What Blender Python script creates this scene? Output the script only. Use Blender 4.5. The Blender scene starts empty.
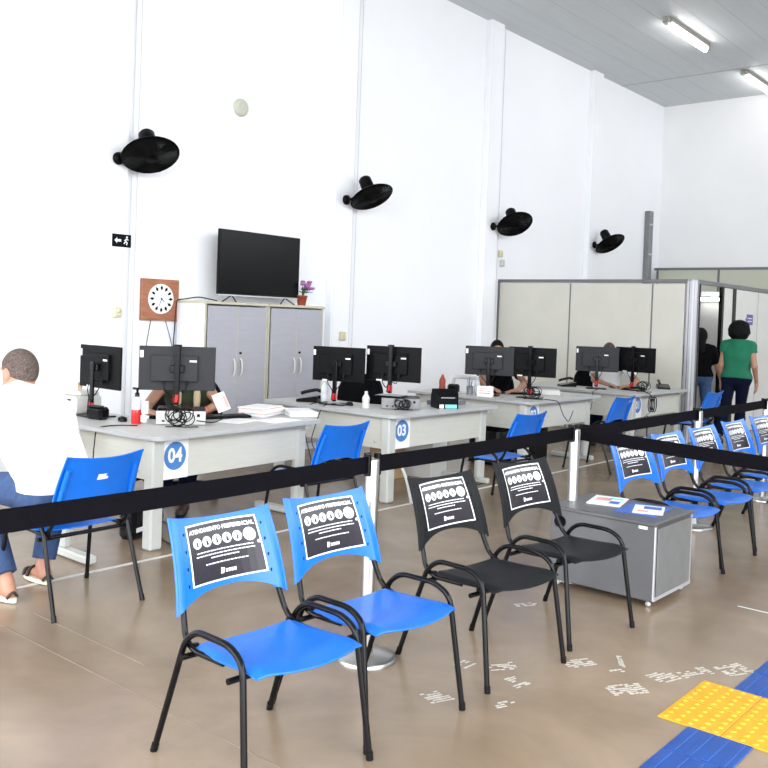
import bpy, math, random
import numpy as np
from mathutils import Vector, Matrix
random.seed(7)
PI = math.pi
SC = bpy.context.scene
COL = SC.collection
V = Vector

# ------------------------------------------------------------------ materials
def mat(name, col, rough=.5, metal=0, noise=0, nscale=8, bump=0, bscale=40, emit=0, alpha=1, coat=0, spec=None, stretch=None):
    m = bpy.data.materials.new(name); m.use_nodes = True
    nt = m.node_tree; b = nt.nodes['Principled BSDF']
    b.inputs['Base Color'].default_value = (*col, 1)
    b.inputs['Roughness'].default_value = rough
    b.inputs['Metallic'].default_value = metal
    if spec is not None: b.inputs['Specular IOR Level'].default_value = spec
    if coat: b.inputs['Coat Weight'].default_value = coat; b.inputs['Coat Roughness'].default_value = .08
    if noise or bump:
        tc = nt.nodes.new('ShaderNodeTexCoord'); mp = nt.nodes.new('ShaderNodeMapping')
        nt.links.new(tc.outputs['Object'], mp.inputs['Vector'])
        if stretch: mp.inputs['Scale'].default_value = stretch
    if noise:
        n = nt.nodes.new('ShaderNodeTexNoise'); n.inputs['Scale'].default_value = nscale; n.inputs['Detail'].default_value = 5
        nt.links.new(mp.outputs['Vector'], n.inputs['Vector'])
        r = nt.nodes.new('ShaderNodeValToRGB')
        r.color_ramp.elements[0].position = .3; r.color_ramp.elements[1].position = .7
        r.color_ramp.elements[0].color = (*[max(0, c*(1-noise)) for c in col], 1)
        r.color_ramp.elements[1].color = (*[min(1, c*(1+noise)) for c in col], 1)
        nt.links.new(n.outputs['Fac'], r.inputs['Fac']); nt.links.new(r.outputs['Color'], b.inputs['Base Color'])
    if bump:
        n2 = nt.nodes.new('ShaderNodeTexNoise'); n2.inputs['Scale'].default_value = bscale; n2.inputs['Detail'].default_value = 3
        nt.links.new(mp.outputs['Vector'], n2.inputs['Vector'])
        bp = nt.nodes.new('ShaderNodeBump'); bp.inputs['Strength'].default_value = bump; bp.inputs['Distance'].default_value = .01
        nt.links.new(n2.outputs['Fac'], bp.inputs['Height']); nt.links.new(bp.outputs['Normal'], b.inputs['Normal'])
    if emit:
        b.inputs['Emission Color'].default_value = (*col, 1); b.inputs['Emission Strength'].default_value = emit
    if alpha < 1: b.inputs['Alpha'].default_value = alpha
    return m

M = {}
def defm(k, *a, **kw): M[k] = mat(k, *a, **kw)
defm('wall_white', (.86, .87, .9), .75, noise=.012, nscale=1.2, bump=.12, bscale=30)
defm('wall_far', (.84, .845, .85), .8, noise=.02, nscale=1.0, bump=.1, bscale=20)
defm('ceiling', (.6, .635, .655), .6, noise=.03, nscale=2, bump=.15, bscale=6, stretch=(8, .4, 1))
defm('seam', (.42, .42, .47), .8, noise=.1)
defm('blue_plastic', (.003, .135, .60), .3, noise=.05, nscale=14, bump=.05, bscale=300, spec=.5)
defm('blue_shade', (.004, .06, .3), .5, noise=.05)
defm('black_plastic', (.010, .0105, .012), .5, spec=.13, noise=.1, nscale=30, bump=.08, bscale=300)
defm('dark_slot', (.004, .004, .005), .7, spec=.1, noise=.1)
defm('frame_black', (.004, .004, .005), .2, noise=.1, spec=.22)
defm('paper', (.86, .86, .86), .5, noise=.01, bump=.02)
defm('poster_black', (.022, .019, .026), .25, noise=.1, spec=.35)
defm('print_white', (.85, .85, .87), .3, noise=.01)
defm('print_blue', (.06, .2, .5), .4, noise=.02)
defm('steel', (.5, .49, .48), .3, metal=1, noise=.03, nscale=20)
defm('belt', (.004, .0036, .0055), .8, spec=.06, noise=.15, nscale=60, bump=.2, bscale=400)
defm('steel_box', (.12, .12, .127), .38, metal=.5, noise=.05, nscale=9, bump=.03, bscale=90)
defm('steel_panel', (.21, .215, .22), .4, metal=.35, noise=.08, nscale=12)
defm('alu', (.55, .55, .58), .35, metal=.5, noise=.03)
defm('alu_dark', (.18, .18, .2), .4, metal=.4, noise=.05)
defm('desk_top', (.50, .50, .48), .4, noise=.02, nscale=30)
defm('desk_panel', (.54, .54, .49), .55, noise=.035, nscale=6, stretch=(1, 1, 12))
defm('desk_edge', (.4, .41, .42), .45, noise=.03)
defm('desk_metal', (.5, .51, .48), .4, noise=.02)
defm('cab_door', (.36, .36, .40), .5, noise=.03, nscale=5, stretch=(1, 1, 6))
defm('cab_side', (.72, .73, .78), .5, noise=.02)
defm('cab_edge', (.5, .47, .35), .5, noise=.05)
defm('part_panel', (.58, .565, .50), .55, noise=.03, nscale=3)
defm('part_panel_white', (.62, .62, .60), .5, noise=.03, nscale=3)
defm('part_back', (.5, .52, .42), .55, noise=.03, nscale=2)
defm('part_rail', (.16, .16, .16), .4, metal=.3, noise=.05)
defm('screen', (.002, .0025, .0025), .25, noise=.05, spec=.15)
defm('monitor_black', (.003, .003, .0035), .45, spec=.12, noise=.1, bump=.05, bscale=200)
defm('monitor_grey', (.026, .0265, .029), .5, spec=.2, noise=.05, bump=.05, bscale=200)
defm('red', (.62, .01, .015), .4, noise=.05)
defm('red_clear', (.6, .02, .02), .15, noise=.05)
defm('bottle', (.75, .78, .8), .12, noise=.03, alpha=.75)
defm('white_plastic', (.56, .56, .53), .4, noise=.02)
defm('cream', (.66, .62, .42), .45, noise=.05)
defm('wood', (.33, .125, .06), .5, noise=.25, nscale=6, bump=.1, stretch=(1, 1, 8))
defm('terracotta', (.3, .05, .025), .6, noise=.15)
defm('leaf', (.03, .12, .03), .5, noise=.3)
defm('petal', (.38, .13, .36), .6, noise=.3, nscale=60)
defm('cable', (.004, .004, .005), .5, spec=.2, noise=.1)
defm('fan_black', (.0015, .0015, .0015), .4, spec=.12, noise=.1)
defm('tile_yellow', (.66, .33, .015), .5, noise=.08, nscale=9, bump=.05)
defm('tile_blue', (.012, .065, .28), .45, noise=.12, nscale=7, bump=.08, bscale=60)
defm('scuff', (.5, .47, .42), .7, noise=.1, nscale=60)
defm('joint', (.24, .19, .14), .6, noise=.2)
defm('joint_light', (.62, .60, .56), .5, noise=.1)
defm('alarm', (.5, .51, .42), .5, noise=.03)
defm('tube', (1, .98, .95), .3, emit=2.5)
defm('lamp_metal', (.35, .34, .3), .4, metal=.3, noise=.1)
defm('skin', (.42, .2, .13), .5, noise=.06, nscale=20, bump=.03)
defm('skin_brown', (.36, .18, .115), .5, noise=.06, nscale=20, bump=.03)
defm('hair_grey', (.10, .075, .065), .8, spec=.2, noise=.5, nscale=90, bump=.6, bscale=160)
defm('hair_black', (.003, .0025, .0025), .7, spec=.15, noise=.3, nscale=60, bump=.9, bscale=50)
defm('hair_brown', (.06, .03, .02), .6, noise=.3, nscale=60, bump=.5, bscale=90)
defm('shirt_white', (.85, .85, .86), .85, noise=.02, bump=.5, bscale=9)
defm('conduit', (.72, .72, .76), .7, noise=.03)
defm('shirt_green', (.0, .13, .065), .8, noise=.1, bump=.3, bscale=16)
defm('shirt_black', (.004, .004, .005), .9, spec=.08, noise=.2, bump=.3, bscale=16)
defm('vest_green', (.02, .028, .012), .85, noise=.2, bump=.3, bscale=18)
defm('vest_tan', (.5, .4, .26), .85, noise=.1, bump=.3, bscale=18)
defm('denim', (.025, .055, .14), .85, noise=.25, nscale=30, bump=.3, bscale=40)
defm('denim_dark', (.004, .006, .02), .9, spec=.1, noise=.25, nscale=30, bump=.3, bscale=40)
defm('denim_light', (.04, .09, .2), .85, noise=.25, nscale=30, bump=.3, bscale=40)
defm('sandal_sole', (.7, .64, .52), .7, noise=.05)
defm('leather', (.03, .018, .012), .6, noise=.2)
defm('eye_white', (.8, .8, .8), .2, noise=.01)
defm('eye_dark', (.02, .012, .01), .2, noise=.01)
defm('lips', (.4, .12, .1), .5, noise=.05)
defm('pavement', (.42, .41, .39), .9, noise=.1, nscale=2)
defm('cardboard', (.4, .27, .15), .8, noise=.1)
defm('brochure_blue', (.04, .12, .45), .4, noise=.2)
defm('brochure_pink', (.7, .35, .3), .5, noise=.2)
defm('sticker_teal', (.2, .7, .72), .4, noise=.05)
defm('purple', (.08, .06, .3), .4, noise=.1)
defm('pink_paper', (.8, .45, .38), .6, noise=.05)

def floor_mat():
    m = bpy.data.materials.new('floor_polished_concrete'); m.use_nodes = True
    nt = m.node_tree; b = nt.nodes['Principled BSDF']; N = nt.nodes.new; L = nt.links.new
    tc = N('ShaderNodeTexCoord')
    n1 = N('ShaderNodeTexNoise'); n1.inputs['Scale'].default_value = .9; n1.inputs['Detail'].default_value = 6; n1.inputs['Roughness'].default_value = .6; n1.inputs['Distortion'].default_value = .6
    n2 = N('ShaderNodeTexNoise'); n2.inputs['Scale'].default_value = 4; n2.inputs['Detail'].default_value = 2.5
    n3 = N('ShaderNodeTexNoise'); n3.inputs['Scale'].default_value = 60; n3.inputs['Detail'].default_value = 3
    for n in (n1, n2, n3): L(tc.outputs['Object'], n.inputs['Vector'])
    r = N('ShaderNodeValToRGB'); e = r.color_ramp.elements
    e[0].position = .3; e[0].color = (.2, .145, .095, 1); e[1].position = .72; e[1].color = (.33, .245, .17, 1)
    L(n1.outputs['Fac'], r.inputs['Fac'])
    r2 = N('ShaderNodeValToRGB'); e = r2.color_ramp.elements
    e[0].position = .2; e[0].color = (.88, .88, .88, 1); e[1].position = .8; e[1].color = (1.04, 1.04, 1.04, 1)
    L(n2.outputs['Fac'], r2.inputs['Fac'])
    mx = N('ShaderNodeMix'); mx.data_type = 'RGBA'; mx.blend_type = 'MULTIPLY'; mx.inputs['Factor'].default_value = 1
    L(r.outputs['Color'], mx.inputs['A']); L(r2.outputs['Color'], mx.inputs['B'])
    L(mx.outputs['Result'], b.inputs['Base Color'])
    mr = N('ShaderNodeMapRange'); mr.inputs['To Min'].default_value = .2; mr.inputs['To Max'].default_value = .3
    L(n1.outputs['Fac'], mr.inputs['Value']); L(mr.outputs['Result'], b.inputs['Roughness'])
    bp = N('ShaderNodeBump'); bp.inputs['Strength'].default_value = .04; bp.inputs['Distance'].default_value = .005
    L(n3.outputs['Fac'], bp.inputs['Height']); L(bp.outputs['Normal'], b.inputs['Normal'])
    b.inputs['Specular IOR Level'].default_value = .5
    return m
M['floor'] = floor_mat()

# ------------------------------------------------------------------ mesh building
def xf(loc=(0, 0, 0), rz=0, rx=0, ry=0):
    return Matrix.Translation(V(loc)) @ Matrix.Rotation(rz, 4, 'Z') @ Matrix.Rotation(ry, 4, 'Y') @ Matrix.Rotation(rx, 4, 'X')

class MB:
    def __init__(s): s.v = []; s.f = []; s.m = []; s.sm = []; s.mats = []
    def mi(s, m):
        if m not in s.mats: s.mats.append(m)
        return s.mats.index(m)
    def add(s, vs, fs, m, T=None, smooth=False):
        o = len(s.v); k = s.mi(m)
        for p in vs:
            p = V(p); s.v.append(T @ p if T else p)
        for f in fs: s.f.append([o+i for i in f]); s.m.append(k); s.sm.append(smooth)
        return s
    def box(s, c, d, m, T=None, b=0):
        x, y, z = c; a, e, h = d[0]/2, d[1]/2, d[2]/2
        if b <= 0:
            vs = [(x+i*a, y+j*e, z+k*h) for k in (-1, 1) for j in (-1, 1) for i in (-1, 1)]
            fs = [(0, 2, 3, 1), (4, 5, 7, 6), (0, 1, 5, 4), (1, 3, 7, 5), (3, 2, 6, 7), (2, 0, 4, 6)]
            return s.add(vs, fs, m, T)
        b = min(b, a*.95, e*.95, h*.95)
        vs = []; idx = {}
        for k in (-1, 1):
            for j in (-1, 1):
                for i in (-1, 1):
                    for ax in range(3):
                        q = [x+i*(a-b), y+j*(e-b), z+k*(h-b)]
                        q[ax] = (x, y, z)[ax] + (i, j, k)[ax]*(a, e, h)[ax]
                        idx[(i, j, k, ax)] = len(vs); vs.append(q)
        fs = []
        for sx in (-1, 1):
            q = [idx[(sx, j, k, 0)] for j, k in ((-1, -1), (1, -1), (1, 1), (-1, 1))]; fs.append(q if sx > 0 else q[::-1])
            q = [idx[(i, sx, k, 1)] for i, k in ((-1, -1), (-1, 1), (1, 1), (1, -1))]; fs.append(q if sx > 0 else q[::-1])
            q = [idx[(i, j, sx, 2)] for i, j in ((-1, -1), (1, -1), (1, 1), (-1, 1))]; fs.append(q if sx > 0 else q[::-1])
        for p in (-1, 1):
            for q in (-1, 1):
                f = [idx[(p, q, -1, 0)], idx[(p, q, 1, 0)], idx[(p, q, 1, 1)], idx[(p, q, -1, 1)]]; fs.append(f if p*q < 0 else f[::-1])
                f = [idx[(p, -1, q, 0)], idx[(p, 1, q, 0)], idx[(p, 1, q, 2)], idx[(p, -1, q, 2)]]; fs.append(f if p*q > 0 else f[::-1])
                f = [idx[(-1, p, q, 1)], idx[(1, p, q, 1)], idx[(1, p, q, 2)], idx[(-1, p, q, 2)]]; fs.append(f if p*q < 0 else f[::-1])
        for i in (-1, 1):
            for j in (-1, 1):
                for k in (-1, 1):
                    f = [idx[(i, j, k, 0)], idx[(i, j, k, 1)], idx[(i, j, k, 2)]]
                    fs.append(f if i*j*k > 0 else f[::-1])
        return s.add(vs, fs, m, T)
    def tube(s, pts, r, m, T=None, n=8, fillet=0, closed=False, smooth=True):
        P = [V(p) for p in pts]
        if fillet:
            Q = [P[0]]
            for i in range(1, len(P)-1):
                a, b, c = P[i-1], P[i], P[i+1]
                d = min(fillet, (a-b).length*.48, (c-b).length*.48)
                p0 = b+(a-b).normalized()*d; p1 = b+(c-b).normalized()*d
                for t in (0, .25, .5, .75, 1): Q.append(p0*(1-t)**2+b*2*t*(1-t)+p1*t*t)
            Q.append(P[-1]); P = Q
        R = r if isinstance(r, (list, tuple)) else [r]*len(P)
        L = len(P); rings = []; up = None
        for i in range(L):
            if closed: t = P[(i+1) % L]-P[i-1]
            else: t = P[min(i+1, L-1)]-P[max(i-1, 0)]
            if t.length < 1e-9: t = V((0, 0, 1))
            t.normalize()
            if up is None:
                up = V((0, 0, 1)) if abs(t.z) < .9 else V((1, 0, 0))
            x = up-t*up.dot(t)
            if x.length < 1e-4: x = t.orthogonal()
            x.normalize(); up = x; y = t.cross(x)
            rings.append([P[i]+x*math.cos(2*PI*k/n)*R[i]+y*math.sin(2*PI*k/n)*R[i] for k in range(n)])
        vs = [p for rg in rings for p in rg]; fs = []
        for i in range(L if closed else L-1):
            for k in range(n):
                a = i*n+k; b_ = i*n+(k+1) % n; j = ((i+1) % L)*n
                fs.append((a, b_, j+(k+1) % n, j+k))
        s.add(vs, fs, m, T, smooth)
        if not closed:
            s.add(rings[0], [tuple(range(n))[::-1]], m, T); s.add(rings[-1], [tuple(range(n))], m, T)
        return s
    def lathe(s, prof, m, T=None, n=24, smooth=True, cap=True):
        vs = []; fs = []; L = len(prof)
        for r, z in prof:
            for k in range(n): vs.append((r*math.cos(2*PI*k/n), r*math.sin(2*PI*k/n), z))
        for i in range(L-1):
            for k in range(n):
                fs.append((i*n+k, i*n+(k+1) % n, (i+1)*n+(k+1) % n, (i+1)*n+k))
        s.add(vs, fs, m, T, smooth)
        if cap:
            if prof[0][0] > 1e-5: s.add(vs[:n], [tuple(range(n))[::-1]], m, T)
            if prof[-1][0] > 1e-5: s.add(vs[-n:], [tuple(range(n))], m, T)
        return s
    def prism(s, poly, z0, z1, m, T=None, mside=None):
        n = len(poly)
        lo = [(x, y, z0) for x, y in poly]; hi = [(x, y, z1) for x, y in poly]
        s.add(lo+hi, [tuple(range(n))[::-1], tuple(range(n, 2*n))], m, T)
        s.add(lo+hi, [(i, (i+1) % n, n+(i+1) % n, n+i) for i in range(n)], mside or m, T)
        return s
    def shell(s, func, nu, nv, th, m, T=None, mback=None):
        e = 1e-3; F = []; B = []
        for j in range(nv+1):
            for i in range(nu+1):
                u = -1+2*i/nu; v = j/nv; p = func(u, v)
                du = func(u+e, v)-func(u-e, v); dv = func(u, v+e)-func(u, v-e)
                n = du.cross(dv).normalized()
                F.append(p+n*th/2); B.append(p-n*th/2)
        W = nu+1; q = [(j*W+i, j*W+i+1, (j+1)*W+i+1, (j+1)*W+i) for j in range(nv) for i in range(nu)]
        s.add(F, q, m, T, True); s.add(B, [f[::-1] for f in q], mback or m, T, True)
        ring = [i for i in range(W)]+[j*W+nu for j in range(1, nv+1)]+[nv*W+i for i in range(nu-1, -1, -1)]+[j*W for j in range(nv-1, 0, -1)]
        o = len(F); vs = F+B; k = len(ring)
        s.add(vs, [(ring[i], o+ring[i], o+ring[(i+1) % k], ring[(i+1) % k]) for i in range(k)], m, T)
        return s
    def build(s, name, parent=None, **props):
        me = bpy.data.meshes.new(name)
        me.from_pydata([tuple(v) for v in s.v], [], s.f)
        for m in s.mats: me.materials.append(M[m])
        me.polygons.foreach_set('material_index', s.m)
        me.polygons.foreach_set('use_smooth', s.sm)
        me.update()
        o = bpy.data.objects.new(name, me); COL.objects.link(o)
        if parent: o.parent = parent
        for k, v in props.items(): o[k] = v
        return o

def thing(name, label, cat, loc=(0, 0, 0), rz=0, group=None):
    o = bpy.data.objects.new(name, None); o.empty_display_size = .05; COL.objects.link(o)
    o.location = loc; o.rotation_euler = (0, 0, rz); o['label'] = label; o['category'] = cat
    if group: o['group'] = group
    return o
def tag(o, label, cat, group=None, loc=None, rz=None):
    o['label'] = label; o['category'] = cat
    if group: o['group'] = group
    if loc is not None: o.location = loc
    if rz is not None: o.rotation_euler = (0, 0, rz)
    return o
def struct(name, mb):
    o = mb.build(name); o['kind'] = 'structure'; return o
def dup(root, loc, rz, label, group=None, name=None):
    r = root.copy(); COL.objects.link(r); r.location = loc; r.rotation_euler = (0, 0, rz); r['label'] = label
    if group: r['group'] = group
    kids = [c for c in root.children]
    for ch in kids:
        c = ch.copy(); COL.objects.link(c); c.parent = r
        for g in list(ch.children):
            d = g.copy(); COL.objects.link(d); d.parent = c
    return r

def text_geo(txt, size, align='CENTER', bold=0):
    cu = bpy.data.curves.new('t', 'FONT'); cu.body = txt; cu.size = size; cu.align_x = align; cu.align_y = 'CENTER'
    cu.offset = bold; cu.resolution_u = 3
    o = bpy.data.objects.new('t', cu); COL.objects.link(o)
    dg = bpy.context.evaluated_depsgraph_get(); dg.update()
    me = o.evaluated_get(dg).to_mesh()
    vs = [v.co.copy() for v in me.vertices]; fs = [tuple(p.vertices) for p in me.polygons]
    o.evaluated_get(dg).to_mesh_clear(); bpy.data.objects.remove(o); bpy.data.curves.remove(cu)
    return vs, fs
def circle(cx, cy, r, n=16, sy=1): return [(cx+r*math.cos(2*PI*k/n), cy+r*sy*math.sin(2*PI*k/n), 0) for k in range(n)]

# ------------------------------------------------------------------ signed distance figures (bodies, clothes, hair)
def _v(p): return np.array(p, dtype=np.float64)
class SDF:
    def __init__(s): s.p = []; s.clips = []
    def cone(s, a, b, ra, rb, k=.02, cut=None):
        s.p.append(('c', _v(a), _v(b), ra, rb, k, cut)); return s
    def ell(s, c, ax, rad, k=.02):
        s.p.append(('e', _v(c), np.array([_v(q) for q in ax]), _v(rad), None, k, None)); return s
    def clip(s, pt, n): s.clips.append((_v(pt), _v(n)/np.linalg.norm(_v(n)))); return s
    def grow(s, g):
        t = SDF()
        for q in s.p:
            if q[0] == 'c': t.p.append(('c', q[1], q[2], q[3]+g, q[4]+g, q[5], q[6]))
            else: t.p.append(('e', q[1], q[2], q[3]+g, None, q[5], None))
        t.clips = list(s.clips); return t
    def ev(s, P):
        F = None
        for q in s.p:
            if q[0] == 'c':
                a, b = q[1], q[2]; d = b-a; L = max(d@d, 1e-12)
                t = np.clip(((P-a)@d)/L, 0, 1)
                D = np.linalg.norm(P-a-t[..., None]*d, axis=-1)-(q[3]+(q[4]-q[3])*t)
                if q[6]:
                    n = d/math.sqrt(L); D = np.maximum(D, (P-b)@n)
            else:
                loc = (P-q[1])@q[2].T; k0 = np.linalg.norm(loc/q[3], axis=-1); D = (k0-1)*q[3].min()
            if F is None: F = D
            else:
                k = q[5]; h = np.clip(.5+.5*(F-D)/k, 0, 1); F = F*(1-h)+D*h-k*h*(1-h)
        for pt, n in s.clips: F = np.maximum(F, (P-pt)@n)
        return F
    def bounds(s):
        lo = np.full(3, 1e9); hi = -lo
        for q in s.p:
            if q[0] == 'c':
                r = max(q[3], q[4]); lo = np.minimum(lo, np.minimum(q[1], q[2])-r); hi = np.maximum(hi, np.maximum(q[1], q[2])+r)
            else:
                r = q[3].max(); lo = np.minimum(lo, q[1]-r); hi = np.maximum(hi, q[1]+r)
        return lo-.03, hi+.03
def nets(S, h):
    lo, hi = S.bounds(); n = np.ceil((hi-lo)/h).astype(int)+1
    ax = [lo[i]+h*np.arange(n[i]) for i in range(3)]
    F = np.empty(tuple(n))
    for i in range(n[0]):
        Y, Z = np.meshgrid(ax[1], ax[2], indexing='ij')
        F[i] = S.ev(np.stack([np.full_like(Y, ax[0][i]), Y, Z], -1))
    ins = F < 0
    nx, ny, nz = n-1
    acc = np.zeros((nx, ny, nz, 3)); cnt = np.zeros((nx, ny, nz))
    corners = [(i, j, k) for i in (0, 1) for j in (0, 1) for k in (0, 1)]
    def sub(A, c): return A[c[0]:c[0]+nx, c[1]:c[1]+ny, c[2]:c[2]+nz]
    for a in corners:
        for d in range(3):
            if a[d] == 1: continue
            b = list(a); b[d] = 1; b = tuple(b)
            fa, fb = sub(F, a), sub(F, b); cr = (fa < 0) != (fb < 0)
            t = np.where(cr, fa/np.where(cr, fa-fb, 1), 0)
            p = np.zeros((nx, ny, nz, 3)); p[..., 0] = a[0]; p[..., 1] = a[1]; p[..., 2] = a[2]; p[..., d] += t
            acc += p*cr[..., None]; cnt += cr
    act = cnt > 0
    idx = np.full((nx, ny, nz), -1); idx[act] = np.arange(act.sum())
    I = np.argwhere(act)
    vs = lo+h*(I+acc[act]/cnt[act][:, None])
    fs = []
    for d in range(3):
        e1, e2 = (d+1) % 3, (d+2) % 3
        sl0 = [slice(1, -1)]*3; sl0[d] = slice(0, -1); sl1 = [slice(1, -1)]*3; sl1[d] = slice(1, None)
        A = ins[tuple(sl0)]; B = ins[tuple(sl1)]
        for flip, msk in ((0, A & ~B), (1, ~A & B)):
            E = np.argwhere(msk)
            if not len(E): continue
            off = np.ones(3, int); off[d] = 0; E = E+off
            q = []
            for s1, s2 in ((-1, -1), (0, -1), (0, 0), (-1, 0)):
                c = E.copy(); c[:, e1] += s1; c[:, e2] += s2; q.append(idx[c[:, 0], c[:, 1], c[:, 2]])
            q = np.stack(q, 1)
            if flip: q = q[:, ::-1]
            fs.append(q[(q >= 0).all(1)])
    return vs, np.concatenate(fs)
def sdf_obj(name, S, h, m, parent, origin=(0, 0, 0)):
    vs, fs = nets(S, h)
    me = bpy.data.meshes.new(name); me.from_pydata((vs-_v(origin)).tolist(), [], fs.tolist())
    me.materials.append(M[m]); me.polygons.foreach_set('use_smooth', [True]*len(me.polygons)); me.update()
    o = bpy.data.objects.new(name, me); COL.objects.link(o); o.parent = parent
    return o

# ================================================================== ROOM
WX, FY, CH = -7.85, 18.0, 6.13
RX, BY = 3.0, -2.4
b = MB(); b.box(((WX+RX)/2-.1, (FY+BY)/2, -.1), (RX-WX+.2, FY-BY, .2), 'floor')
floor = struct('floor', b)
b = MB(); b.box(((WX+RX)/2, (FY+BY)/2, CH+.1), (RX-WX+.2, FY-BY, .2), 'ceiling')
for y in (2.8, 9.4, 16.0): b.box(((WX+RX)/2, y, CH-.003), (RX-WX, .02, .006), 'seam')
for k in range(24):
    b.box((WX+.25+k*.47, (FY+BY)/2, CH-.001), (.004, FY-BY, .002), 'desk_edge')
struct('ceiling', b)
b = MB(); b.box((WX-.1, (FY+BY)/2, CH/2), (.2, FY-BY, CH), 'wall_white')
struct('wall_left', b)
b = MB(); b.box(((WX+RX)/2, FY+.1, CH/2), (RX-WX+.4, .2, CH), 'wall_far'); struct('wall_far', b)
# right side: a wide shop front, open to daylight between slim posts
b = MB(); b.box((RX+.1, 11, 1.8), (.2, 14, 3.6), 'wall_white'); b.box((RX+.1, 11, 5.93), (.2, 14, .4), 'wall_white')      # unseen high window strip, added to brighten the upper far walls; solid below
b.box((RX+.1, (BY+4)/2, 5.6), (.2, 4-BY, 1.06), 'wall_white')
for y in (4.1, 7.5, 11, 14.5, 17.8): b.box((RX+.1, y, 4.7), (.2, .25, 2.3), 'wall_white')
for y in (BY+.15, 1.6): b.box((RX+.1, y, 2.55), (.2, .2, 5.1), 'wall_white')
struct('wall_right', b)
b = MB(); b.box(((WX+RX)/2, BY-.1, 5.6), (RX-WX+.4, .2, 1.06), 'wall_white')
for x in (WX+.2, -4.2, -.3, RX-.1): b.box((x, BY-.1, 2.55), (.35, .2, 5.1), 'wall_white')
struct('wall_back', b)
b = MB(); b.box((0, 5, -.26), (60, 60, .1), 'pavement'); o = struct('pavement', b)
# pilasters with thin panel joints
for i, y in enumerate((-1.7, 1.65, 4.98, 8.28, 11.6, 14.92)):
    b = MB(); b.box((WX+.05, y, CH/2), (.1, .34, CH), 'wall_white', b=.006)
    b.box((WX+.101, y-.14, CH/2), (.003, .003, CH), 'conduit')
    struct('trim_%d' % (i+1), b)
    b = MB()
    b.tube([(WX+.012, y+.27, 0), (WX+.012, y+.27, CH)], .006, 'wall_white', n=6)
    b.tube([(WX+.008, y+.335, .0), (WX+.008, y+.335, CH)], .004, 'conduit', n=6)
    o = b.build('cable_conduit')
    if i > 1: tag(o, ['thin wall conduit running up beside the exit arrow sign', 'thin wall conduit running up beside the second fan', 'thin wall conduit running up beside the third fan', 'thin wall conduit running up beside the farthest fan'][i-2], 'conduit', 'wall conduits')
    else: bpy.data.objects.remove(o)
# floor joints and scuffs belong to the floor
b = MB(); b.box((-2.2, 2.13, .0006), (11, .006, .0012), 'joint'); b.build('floor_joint', floor)
b = MB(); b.box((-3.75, 2.33, .0006), (.95, .006, .0012), 'joint'); b.build('floor_joint', floor)
b = MB(); b.box((-.4, 5.17, .0006), (2.6, .012, .0012), 'joint_light'); b.build('floor_joint', floor)
b = MB(); b.box((-4.66, 6.4, .0006), (.035, 8.6, .0012), 'joint_light'); b.build('floor_joint', floor)
for (x, y, w, d, a, dens) in ((-2.17, 2.98, .13, .12, .3, .8), (-2.16, 3.45, .16, .10, .1, .6), (-2.02, 3.34, .10, .12, .5, .5), (-1.93, 3.74, .17, .10, .2, .85),
                         (-1.80, 3.90, .03, .16, -.3, .8), (-1.76, 3.78, .08, .05, .2, .7), (-1.64, 3.62, .20, .12, .1, .8), (-1.58, 3.87, .15, .12, .4, .85),
                         (-1.50, 4.02, .20, .10, .2, .5), (-1.38, 4.19, .18, .13, .2, .7), (-1.93, 3.12, .12, .06, .3, .5), (-2.3, 3.35, .1, .1, .6, .4), (-3.0, 3.6, .14, .08, .2, .35), (-2.55, 4.3, .16, .06, .2, .3)):
    b = MB(); T = xf((x, y, .001), a+.9)
    w *= .85; d *= .9; ny = max(2, int(d/.016)); nx = max(2, int(w/.022))
    for j in range(ny):
        for i in range(nx):
            if random.random() < dens:
                c = (-w/2+(i+.5)*w/nx, -d/2+(j+.5)*d/ny, 0)
                b.box(c, (w/nx*random.uniform(.7, 1.15), d/ny*random.uniform(.35, .7), .0012), 'scuff', T @ xf((0, 0, 0), random.uniform(-.05, .05)))
    b.build('tape_residue', floor)

# ceiling tubes
def ceiling_light(y, label):
    t = thing('ceiling_light', label, 'lamp', (-5.6, y, CH), 0, 'fluorescent ceiling battens')
    b = MB(); b.box((0, 0, -.03), (.13, 1.5, .06), 'lamp_metal', b=.006); b.box((0, -.8, -.05), (.1, .12, .08), 'lamp_metal', b=.01); b.box((0, .8, -.05), (.08, .06, .08), 'lamp_metal', b=.01)
    b.build('housing', t)
    b = MB(); b.tube([(0, -.68, -.105), (0, .72, -.105)], .032, 'tube', n=12); b.build('lamp_tube', t)
    return t
ceiling_light(13.6, 'fluorescent batten on the ceiling above the third and fourth fan, the nearer one')
ceiling_light(16.95, 'fluorescent batten on the ceiling at the right edge, nearest the far wall')

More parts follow.
